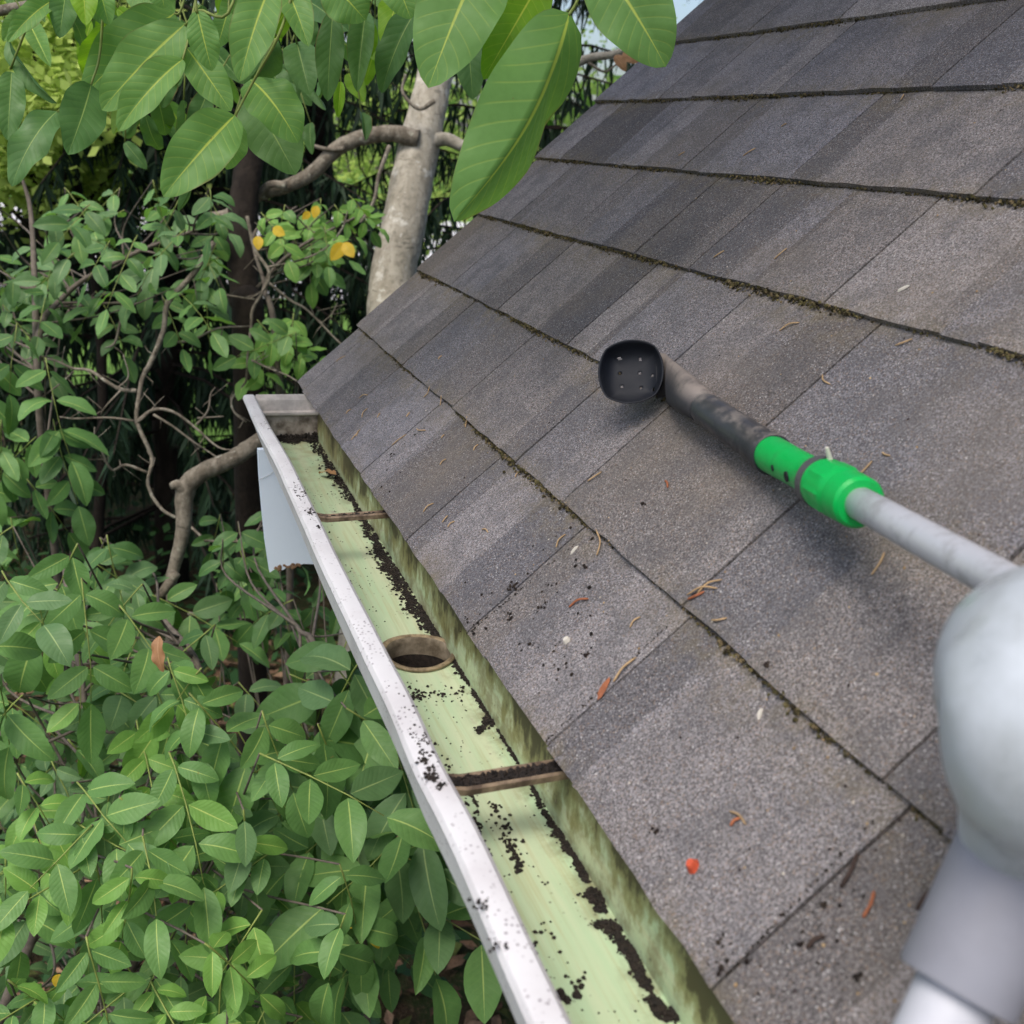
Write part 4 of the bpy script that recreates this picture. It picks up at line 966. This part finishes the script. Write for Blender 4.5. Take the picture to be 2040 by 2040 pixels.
# --- bare branches of a dead tree, mid left
random.seed(41)
dead = thing('dead_tree', gnd(at(465, 560, 3.3)), 'dead brown tree with tangled bare branches left of the gutter end', 'tree')
tr = [gnd(at(465, 560, 3.3)), at(470, 700, 3.3), at(462, 560, 3.3), at(455, 430, 3.32), at(470, 300, 3.35), at(480, 120, 3.4), at(478, -120, 3.5)]
sp_ = spline(tr, 8); mb = MB(); mb.tube(sp_, taper(.052, .04, len(sp_)), 14, True, 0, .09); mb.build('trunk', M['bark_d'], dead, True)
def c4(x, y): return (x / 2.76 / DS, (600 + y / 2.76) / DS)
def cz_(x, y): return ((200 + x / 3.864) / DS, (200 + y / 3.864) / DS)
BR = [(c4, [(1180, -330), (1050, -150), (920, 0), (900, 170), (830, 330), (790, 430), (765, 560), (755, 670), (800, 780), (830, 880), (820, 1010), (890, 1150), (1010, 1220), (1130, 1320), (1220, 1430), (1340, 1580), (1480, 1570), (1580, 1630)], 2.7, 34, 9),
      (c4, [(750, 490), (640, 480), (490, 390), (400, 375), (300, 320), (170, 310)], 2.72, 24, 9), (c4, [(400, 380), (330, 450), (210, 540)], 2.74, 13, 6),
      (c4, [(760, 660), (850, 590), (960, 610), (1080, 690), (1200, 800), (1290, 820)], 2.65, 22, 8), (c4, [(1080, 690), (1140, 600), (1160, 510), (1190, 480)], 2.62, 13, 6), (c4, [(1090, 640), (1230, 640)], 2.65, 11, 7),
      (c4, [(810, 950), (700, 910), (610, 930), (560, 830), (530, 770), (520, 690)], 2.66, 18, 7), (c4, [(740, 650), (600, 640), (400, 650), (320, 640)], 2.75, 14, 8), (c4, [(670, 920), (665, 870)], 2.66, 9, 6),
      (c4, [(910, 230), (1050, 210), (1200, 150), (1380, 140)], 2.85, 16, 9), (c4, [(1390, 320), (1470, 370), (1580, 400), (1640, 440)], 2.8, 14, 8),
      (c4, [(640, 480), (700, 410), (680, 300)], 2.75, 12, 6), (c4, [(660, 500), (600, 570), (545, 620)], 2.7, 12, 6), (c4, [(380, 40), (310, 150), (240, 190), (170, 220), (150, 180), (50, 110)], 2.9, 12, 6), (c4, [(310, 150), (270, 110), (190, 80)], 2.9, 8, 5),
      (c4, [(1130, 1310), (1270, 1325), (1370, 1320), (1400, 1270), (1450, 1230)], 2.62, 14, 7), (c4, [(1040, 1720), (1150, 1730), (1230, 1690)], 2.5, 22, 10), (c4, [(850, 620), (950, 690), (1060, 770), (1130, 820), (1200, 860)], 2.7, 15, 8),
      (c4, [(690, 0), (640, 200), (600, 250)], 2.95, 18, 12), (c4, [(1510, 1570), (1500, 1540)], 2.6, 8, 6), (c4, [(120, 320), (240, 300), (300, 320)], 2.75, 9, 8),
      (cz_, [(1120, 900), (1180, 1150), (1290, 1310), (1260, 1450), (1180, 1600), (1150, 1750), (1140, 1980), (1110, 2170), (1020, 2300), (1040, 2390), (1130, 2480)], 2.95, 30, 14), (cz_, [(1290, 1290), (1490, 1240), (1700, 1150), (1850, 1000), (1900, 850)], 2.95, 20, 10), (cz_, [(1290, 1390), (1450, 1540), (1580, 1590), (1700, 1720), (1810, 1820), (1950, 1960)], 3.0, 22, 12), (cz_, [(1490, 1240), (1350, 1100), (1240, 1000)], 3.05, 18, 12),
      (cz_, [(860, 1480), (1050, 1500), (1200, 1525)], 3.1, 14, 10), (cz_, [(1620, 1500), (1610, 1350), (1590, 1200)], 3.1, 9, 6), (cz_, [(1900, 1560), (1750, 1610), (1660, 1620)], 3.1, 8, 6), (cz_, [(1700, 1720), (1780, 1640), (1830, 1560)], 3.0, 9, 6)]
for f, pl, dep, w0, w1 in BR:
    k = 2.76 if f is c4 else 3.864
    pts = [at(*f(x, y), dep + .03 * noise.noise(V((x * .01, y * .01, 0)))) for x, y in pl]; pts = [p + V((rnd(-1, 1), rnd(-1, 1), rnd(-1, 1))) * .004 for p in pts]
    sp_ = spline(pts, 5); mb = MB(); c = dep / 2040 / k / 2; mb.tube(sp_, taper(w0 * c, w1 * c, len(sp_)), 7, True, 0, .12)
    for i in range(len(sp_) // 5):                       # short spurs and buds
        j = random.randrange(1, len(sp_) - 1); q = sp_[j]; dv = V((rnd(-1, 1), rnd(-.4, .4), rnd(-1, 1))).normalized(); mb.tube([q, q + dv * rnd(.01, .03), q + dv * rnd(.03, .06) + V((rnd(-.01, .01), 0, rnd(-.01, .01)))], [w1 * c * .8, w1 * c * .6, w1 * c * .35], 5)
    mb.build('branch', M['bark_l'], dead, True)
mb = MB()
# --- crooked limb in front, below the gutter end
limb = thing('crooked_tree', gnd(at(320, 1100, 2.6), .1, .2), 'crooked lichen-grey tree limb bending under the gutter end', 'tree')
pts = [gnd(at(320, 1100, 2.6), .1, .2), at(330, 1400, 2.62), at(322, 1190, 2.6), at(323, 1130, 2.6), at(325, 1085, 2.58), at(345, 1005, 2.56), at(350, 925, 2.55), at(380, 893, 2.55), at(440, 865, 2.58), at(490, 832, 2.62), at(560, 790, 2.75), at(640, 720, 2.9)]
rr = [.03, .016, .0125, .0125, .015, .0175, .025, .0225, .0215, .022, .018, .012]
sp_ = spline(pts, 6); rs = []
for i in range(len(sp_)): t_ = i / (len(sp_) - 1) * (len(rr) - 1); j = min(len(rr) - 2, int(t_)); rs.append(rr[j] + (rr[j + 1] - rr[j]) * (t_ - j))
mb = MB(); mb.tube(sp_, rs, 12, True, 0, .07); mb.build('trunk', M['bark_l'], limb, True)
mb = MB(); sp_ = spline([at(332, 1080, 2.57), at(305, 1120, 2.55), at(285, 1135, 2.55)], 5); mb.tube(sp_, taper(.014, .008, len(sp_)), 9, True, 0, .08); mb.build('branch', M['bark_l'], limb, True)
mb = MB(); sp_ = spline([at(352, 930, 2.55), at(335, 915, 2.53), at(322, 918, 2.52)], 5); mb.tube(sp_, taper(.02, .008, len(sp_)), 9, True, 0, .1); mb.build('branch', M['bark_l'], limb, True)

# --- pale trunk behind the rake
trunk = thing('pale_barked_tree', gnd(at(735, 560, 3.5)), 'tree with a smooth pale grey trunk leaning behind the roof edge', 'tree')
pts = [gnd(at(725, 560, 3.5), -.1), at(722, 800, 3.5), at(740, 540, 3.5), at(762, 420, 3.5), at(788, 290, 3.52), at(815, 170, 3.55), at(845, 20, 3.6), at(870, -150, 3.7), at(880, -400, 3.8)]
rr = [.095, .085, .0765, .075, .071, .062, .055, .05, .04]; sp_ = spline(pts, 8); rs = []
for i in range(len(sp_)): t_ = i / (len(sp_) - 1) * (len(rr) - 1); j = min(len(rr) - 2, int(t_)); rs.append(rr[j] + (rr[j + 1] - rr[j]) * (t_ - j))
mb = MB(); mb.tube(sp_, rs, 20, True, 0, .035); mb.build('trunk', M['bark_p'], trunk, True)
for pl, r0, r1, dep in [([(790, 262), (740, 252), (690, 258), (640, 278), (590, 325), (540, 352), (490, 368), (430, 405), (395, 410)], .030, .018, 3.45), ([(540, 350), (505, 350), (470, 385), (440, 392)], .014, .007, 3.4), ([(800, 270), (840, 262), (880, 275), (950, 250)], .026, .016, 3.5), ([(820, 190), (790, 205), (760, 175), (765, 140)], .008, .004, 3.4), ([(970, 190), (1060, 135), (1110, 110), (1165, 100), (1230, 60)], .016, .010, 3.3), ([(735, 275), (715, 330), (705, 380), (680, 420)], .008, .004, 3.4), ([(580, 272), (620, 282), (650, 280)], .006, .008, 3.42), ([(1110, 118), (1140, 135), (1165, 120)], .005, .003, 3.3)]:
    sp_ = spline([at(x, y, dep) for x, y in pl], 6); mb = MB(); mb.tube(sp_, taper(r0, r1, len(sp_)), 10, True, 0, .07); mb.build('branch', M['bark_l'] if dep < 3.46 and pl[0][0] != 970 else M['bark_p'], trunk, True)
tp = trunk['_o']; mb = MB(); c0 = V((.15, -.80, H + 2.75))  # unseen leaf mass added overhead to shade the upper courses
for k in range(7500):
    q = V((random.gauss(0, .42), random.gauss(0, .48), random.gauss(0, .24))); p = c0 + q; s_ = rnd(.10, .17); d = V((rnd(-1, 1), rnd(-1, 1), rnd(-.8, .2))).normalized(); e = d.cross(V((rnd(-.6, .6), rnd(-.6, .6), 1))).normalized() * s_ * .25; tv = rnd(0, 1)
    if p.z < H + 1.9: continue
    mb.add([p, p + d * s_ * .5 + e, p + d * s_, p + d * s_ * .5 - e], [(0, 1, 2, 3)], 0, (tv, tv, tv, 1))
mb.build('crown', M['under'], trunk, False, 'stuff')
mb = MB(); sp_ = spline([at(880, -400, 3.8), V((.9, .9, H + 2.9)), V((.5, .0, H + 2.85)), V((.15, -.8, H + 2.75))], 6); mb.tube(sp_, taper(.04, .012, len(sp_)), 8, True, 0, .06); mb.build('branch', M['bark_p'], trunk, True)  # added branch that carries the unseen shading leaves
for (x, y, x2, y2, wd) in [(1160, 105, 1180, 135, 26), (1175, 100, 1205, 118, 30), (505, 90, 530, 165, 26), (1010, 20, 1030, 60, 30)]:
    p, q = at(x, y, 3.2), at(x2, y2, 3.2); put_leaf(trunk, LV['leaf_brown'][3], leaf_matrix(p, q - p, ((CAM - p).normalized() + V((.3, 0, .2))).normalized(), (q - p).length, wd * DS / 2040 * 3.2))

# --- overhanging branch with large leaves, close to the lens
random.seed(51)
over = thing('overhanging_branch', at(600, -140, 1.25), 'overhanging branch with large smooth green leaves at the top left', 'branch')
BIG = [(1075, 25, 857, 418, 190, 1.0, 6, 'leaf_big', 4), (925, -110, 808, 166, 150, 1.02, 14, 'leaf_big', 0), (1022, -40, 912, 150, 95, 1.1, 0, 'leaf_big_y', 0), (1125, -80, 1256, 126, 150, .98, -12, 'leaf_big', 1),
       (443, 218, 308, 371, 104, 1.15, 8, 'leaf_big', 1), (345, 112, 223, 248, 66, 1.15, 22, 'leaf_big', 1), (350, 45, 192, 208, 92, 1.18, 18, 'leaf_big', 0), (330, 25, 158, 180, 100, 1.3, 10, 'leaf_big', 2), (372, 20, 400, 134, 56, 1.1, 5, 'leaf_big', 0), (352, 90, 436, 210, 66, 1.2, -8, 'leaf_big', 0),
       (512, -30, 452, 154, 84, 1.02, 12, 'leaf_big', 1), (472, 150, 562, 270, 88, 1.25, -24, 'leaf_big', 2), (470, 178, 558, 330, 105, 1.4, -10, 'leaf_big_d', 0), (530, -40, 582, 88, 64, 1.12, -14, 'leaf_big', 1), (628, 22, 618, 191, 52, 1.2, 5, 'leaf_big_d', 0), (690, 25, 674, 174, 58, 1.22, 8, 'leaf_big_d', 3),
       (788, 15, 720, 176, 58, 1.25, 25, 'leaf_big_d', 1), (878, 35, 892, 188, 62, 1.4, -6, 'leaf_big_d', 0), (172, 160, 128, 292, 78, 1.25, -10, 'leaf_big_d', 0), (108, 210, 22, 352, 58, 1.3, 25, 'leaf_big_d', 2), (22, 135, 14, 265, 52, 1.3, 0, 'leaf_big_d', 0), (16, 72, 108, 195, 26, 1.3, 50, 'leaf_big_d', 3), (98, 2, 14, 80, 40, 1.2, 20, 'leaf_big', 1), (126, -30, 112, 72, 48, 1.2, 0, 'leaf_big_d', 0), (155, -50, 162, 48, 50, 1.2, 0, 'leaf_big_y', 0), (182, -45, 206, 48, 44, 1.2, 0, 'leaf_big', 0),
       (620, -40, 690, 38, 90, 1.1, 0, 'leaf_big', 2), (735, -60, 775, 36, 80, 1.1, -10, 'leaf_big', 1), (760, -30, 730, 100, 46, 1.3, 30, 'leaf_big_y', 0), (430, 20, 410, 90, 40, 1.25, 0, 'leaf_big', 0), (560, 80, 585, 180, 66, 1.4, 0, 'leaf_big_d', 1), (300, -40, 310, 15, 60, 1.15, 0, 'leaf_big', 0), (250, -30, 330, 40, 70, 1.35, 0, 'leaf_big', 1), (960, 30, 900, 110, 50, 1.4, 20, 'leaf_big_y', 1), (1010, 20, 1000, 80, 60, 1.45, 0, 'leaf_big_y', 0), (442, 225, 428, 320, 52, 1.2, -30, 'leaf_big', 0), (480, -20, 420, 60, 66, 1.3, 0, 'leaf_big', 0)]
mbp = []; bars = [V((x, y, d)) for x, y, d in [(-150, -150, 1.25), (100, -120, 1.22), (330, -90, 1.18), (560, -110, 1.12), (800, -150, 1.08), (1000, -130, 1.05), (1180, -160, 1.02), (1350, -220, 1.1), (1700, -500, 1.5)]]
for (bx, by, tx, ty, wd, dp, rl, key, vi) in BIG:
    b, q = at(bx, by, dp), at(tx, ty, dp * rnd(.96, 1.02)); d = q - b; tc = (CAM - b.lerp(q, .5)).normalized()
    x = d.normalized().cross(tc).normalized(); n_ = x.cross(d.normalized()); a = math.radians(rl); n_ = n_ * math.cos(a) + x * math.sin(a)
    put_leaf(over, LV[key][vi], leaf_matrix(b, d, n_, d.length, wd * 1.06 * DS / 2040 * dp / max(.5, math.cos(a))))
    if by < 60:
        top = V((bx + (bx - tx) * .25, -115, dp)); sp_ = spline([b + d * .012, b - d * .08, at(top.x, top.y, top.z)], 4)
        mbp.append((sp_, .0016, .0016))
for pl in [[(442, 222, 1.16), (480, 150, 1.14), (525, 69, 1.1), (550, -10, 1.1), (570, -115, 1.1)], [(345, 112, 1.16), (360, 60, 1.17), (375, 20, 1.15), (430, 25, 1.14), (470, -115, 1.14)], [(352, 92, 1.2), (352, 60, 1.2), (362, 30, 1.17)], [(470, 178, 1.3), (490, 130, 1.25), (520, 75, 1.12)], [(172, 160, 1.25), (190, 90, 1.25), (200, -115, 1.22)], [(108, 212, 1.3), (160, 165, 1.26)], [(20, 130, 1.3), (60, 20, 1.25), (90, -120, 1.22)], [(443, 222, 1.16), (435, 260, 1.2)], [(350, 48, 1.18), (372, 20, 1.16)], [(560, 82, 1.4), (545, -10, 1.2), (560, -115, 1.12)]]:
    sp_ = spline([at(*p) for p in pl], 5); mbp.append((sp_, .0014, .002))
stalks(over, mbp)
sp_ = spline([at(v.x, v.y, v.z) for v in bars], 6); mb = MB(); mb.tube(sp_, taper(.006, .013, len(sp_)), 10, True, 0, .06); mb.build('branch', M['bark_l'], over, True)
lv = []; mbt = []                                          # further leaves of the same kind behind
for i in range(120):
    x, y = rnd(-40, 720), rnd(-40, 330) if rnd(0, 1) < .7 else rnd(-40, 160)
    if (x > 380 and y > 240) or (x < 190 and y > 50): continue
    dp = rnd(1.5, 2.1); g = math.radians(90 + rnd(-55, 45)); Lp = rnd(70, 125) * 1.35 / dp; b = at(x, y, dp); q = at(x + math.cos(g) * Lp, y + math.sin(g) * Lp, dp * rnd(.97, 1.05)); tc = (CAM - b).normalized()
    n_ = (tc + UP * .3 + V((rnd(-.5, .5), rnd(-.5, .5), rnd(-.3, .3)))).normalized(); L = (q - b).length; k = random.choice(['leaf_big', 'leaf_big_d', 'leaf_big_d', 'leaf_big_y'])
    lv.append((random.choice(LV[k]), leaf_matrix(b, q - b, n_, L, L * rnd(.38, .5)), L / dp)); e = b + UP * rnd(.05, .12) + V((rnd(-.05, .05), rnd(-.03, .05), 0)); mbt.append(([b, b.lerp(e, .5), e], .0014, .0014))
o2 = thing('leafy_bough', at(300, -120, 1.8), 'shaded leafy bough hanging behind the large smooth leaves', 'branch')
sp_ = spline([at(-200, 60, 1.8), at(60, 10, 1.8), at(300, -20, 1.8), at(560, -40, 1.75), at(760, -150, 1.7)], 6); mbb = MB(); mbb.tube(sp_, taper(.008, .012, len(sp_)), 8, True, 0, .06); mbb.build('branch', M['bark_l'], o2, True)
stalks(o2, mbt); put_leaves(o2, lv)

# hanging dead leaf caught on the shrub, dead leaf in the gutter
def dead_leaf(b, q, wd, nrm, label):
    me = LV['leaf_brown'][2]; o = bpy.data.objects.new('dead_leaf', me); o.matrix_world = leaf_matrix(b, q - b, nrm, (q - b).length, wd); COL.objects.link(o); tag(o, label, 'dead leaf')
p = at(300, 1200, 1.5); dead_leaf(p, at(308, 1268, 1.5), .022, V((-.5, -.6, .3)), 'curled tan dead leaf caught on the shrub left of the gutter')
p = on_floor(603, 898) + V((0, 0, .004)); dead_leaf(p, on_floor(634, 908) + V((0, 0, .010)), .016, V((.2, -.3, 1)), 'orange-brown dead leaf on the green gutter floor near the far end')

# ------------------------------------------------------------------ background trees
random.seed(61)
def conifer(px, py, dep, hgt, rad, label, dens=1.0):
    g = gnd(at(px, py, dep)); t = thing('conifer_tree', g, label, 'tree', 'dark conifers behind the garden')
    mb = MB(); sp_ = [g, g + V((.05, 0, hgt * .5)), g + V((0, 0, hgt))]; mb.tube(spline(sp_, 6), taper(rad * .06, .02, 13), 12, True, 0, .06); mb.build('trunk', M['bark_d'], t, True)
    mb = MB(); mbr = MB(); z = .6
    while z < hgt:
        r = rad * (1 - z / hgt) ** .7 + .15
        for k in range(int(7 * dens)):
            a = rnd(0, 6.283); L = r * rnd(.55, 1.1); d = V((math.cos(a), math.sin(a), 0)); p0 = g + V((0, 0, z + rnd(-.1, .1))); pts = [p0 + d * L * s + UP * (-.12 * L * s * s * 1.6 + .06 * math.sin(s * 3)) for s in (0, .33, .66, 1)]
            mbr.tube(pts, [.012, .009, .006, .003], 4, False)
            for q in range(int(110 * L / 1.2)):
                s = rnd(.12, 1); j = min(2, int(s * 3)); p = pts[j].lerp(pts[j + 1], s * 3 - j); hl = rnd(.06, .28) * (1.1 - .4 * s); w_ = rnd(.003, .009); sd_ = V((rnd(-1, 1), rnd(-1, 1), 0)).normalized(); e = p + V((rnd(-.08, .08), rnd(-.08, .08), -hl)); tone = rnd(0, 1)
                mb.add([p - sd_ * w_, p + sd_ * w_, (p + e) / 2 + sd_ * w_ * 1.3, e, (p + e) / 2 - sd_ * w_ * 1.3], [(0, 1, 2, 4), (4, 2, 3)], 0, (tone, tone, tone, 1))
        z += .17
    mbr.build('limb', M['bark_d'], t, False, 'stuff'); mb.build('crown', M['conifer'], t, False, 'stuff')
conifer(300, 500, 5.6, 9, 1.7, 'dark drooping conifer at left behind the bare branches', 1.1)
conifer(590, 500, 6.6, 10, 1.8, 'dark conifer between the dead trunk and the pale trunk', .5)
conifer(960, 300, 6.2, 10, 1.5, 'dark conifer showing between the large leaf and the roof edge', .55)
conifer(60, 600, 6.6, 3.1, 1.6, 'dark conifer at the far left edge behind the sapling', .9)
def broad_tree(px, py, dep, rad, zc, n, label, tone=(0, 1), key='far_leaf', grp='bright broadleaf trees beyond the conifers', ls=(.05, .11), g=None, c=None):
    c = c or at(px, py, dep); g = g or gnd(c); t = thing('broadleaf_tree', g, label, 'tree', grp); c.z = zc
    mb = MB(); sp_ = spline([g, g.lerp(c, .6) + V((.15, 0, 0)), c + UP * rad * .5], 5); mb.tube(sp_, taper(rad * .045, rad * .018, len(sp_)), 8, True, 0, .08)
    cl = []
    for k in range(16): 
        d = V((random.gauss(0, 1), random.gauss(0, 1), random.gauss(0, .9))).normalized(); q = c + d * rad * rnd(.35, .95); cl.append((q, rad * rnd(.25, .5))); s2 = spline([g.lerp(c, .75), g.lerp(c, .8).lerp(q, .5), q], 3); mb.tube(s2, taper(rad * .016, .006, len(s2)), 5, False)
    mb.build('trunk', M['bark_d'], t, True); mb = MB()
    for k in range(n):
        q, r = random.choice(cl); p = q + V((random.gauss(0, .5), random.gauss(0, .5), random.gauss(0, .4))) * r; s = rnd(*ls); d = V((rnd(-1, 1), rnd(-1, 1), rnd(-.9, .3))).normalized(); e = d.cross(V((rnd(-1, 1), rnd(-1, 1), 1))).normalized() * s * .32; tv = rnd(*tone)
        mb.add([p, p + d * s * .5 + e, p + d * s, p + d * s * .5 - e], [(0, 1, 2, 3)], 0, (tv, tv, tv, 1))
    mb.build('crown', M[key], t, False, 'stuff')
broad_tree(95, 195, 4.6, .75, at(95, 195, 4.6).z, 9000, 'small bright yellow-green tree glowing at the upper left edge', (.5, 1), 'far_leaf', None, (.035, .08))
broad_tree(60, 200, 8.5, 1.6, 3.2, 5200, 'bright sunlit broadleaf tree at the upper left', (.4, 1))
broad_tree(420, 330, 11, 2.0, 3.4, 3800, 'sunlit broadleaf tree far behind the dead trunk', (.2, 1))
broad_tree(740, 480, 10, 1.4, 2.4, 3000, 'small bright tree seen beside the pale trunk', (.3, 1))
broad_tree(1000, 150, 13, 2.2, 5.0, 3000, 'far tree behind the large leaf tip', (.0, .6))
broad_tree(1, 1, 1, 1.7, H + 3.2, 8000, 'leafy tree added unseen past the gable to shade the upper roof', (0, .4), 'under', None, (.10, .18), V((1.9, .35, 0)), V((1.6, -.25, 0)))  # added out of view for its shade on the upper courses
# lawn and road far behind, catching the light between the trunks
mb = MB(); mb.add([(-45, 7.2, .012), (30, 7.2, .012), (30, 80, .012), (-45, 80, .012)], [(0, 1, 2, 3)]); mb.build('lawn', m_plain('sunlit_lawn', (.13, .24, .05), .9, .3, 2, .1), None, False, 'structure')
mb = MB(); mb.add([(-60, 17, .016), (30, 16, .016), (30, 36, .016), (-60, 38, .016)], [(0, 1, 2, 3)]); mb.build('road', m_plain('pale_concrete', (.55, .54, .53), .9, .1, 3, .2), None, False, 'structure')
# dark undergrowth under the conifers
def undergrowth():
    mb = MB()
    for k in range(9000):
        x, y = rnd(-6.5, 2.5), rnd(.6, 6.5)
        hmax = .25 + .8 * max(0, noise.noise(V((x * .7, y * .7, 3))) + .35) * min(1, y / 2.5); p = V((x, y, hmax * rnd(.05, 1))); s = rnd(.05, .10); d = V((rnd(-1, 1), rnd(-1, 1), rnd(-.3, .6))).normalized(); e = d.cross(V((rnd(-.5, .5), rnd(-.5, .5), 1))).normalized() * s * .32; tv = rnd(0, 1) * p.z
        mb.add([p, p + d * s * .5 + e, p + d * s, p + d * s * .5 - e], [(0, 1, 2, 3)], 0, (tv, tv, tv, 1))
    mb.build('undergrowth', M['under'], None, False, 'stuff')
undergrowth()
def woodland():
    mb = MB()
    for k in range(9000):
        a = rnd(-.6, 1.9); r = rnd(44, 52); x, y = -math.sin(a) * r, math.cos(a) * r
        if noise.noise(V((a * 5, rnd(0, 1) * .2, 7))) < -.35: continue
        p = V((x, y, rnd(0, 1) ** .8 * (6.5 + 5.0 * noise.noise(V((a * 9, 0, 1)))))); s = rnd(.5, 1.2); d = V((rnd(-1, 1), rnd(-1, 1), rnd(-1, .3))).normalized(); e = d.cross(V((rnd(-1, 1), rnd(-1, 1), 1))).normalized() * s * .3; tv = rnd(0, .45)
        mb.add([p, p + d * s * .5 + e, p + d * s, p + d * s * .5 - e], [(0, 1, 2, 3)], 0, (tv, tv, tv, 1))
    mb.build('distant_woodland', M['far_leaf'], None, False, 'stuff')
woodland()
for o in bpy.data.objects:
    if '_o' in o: del o['_o']
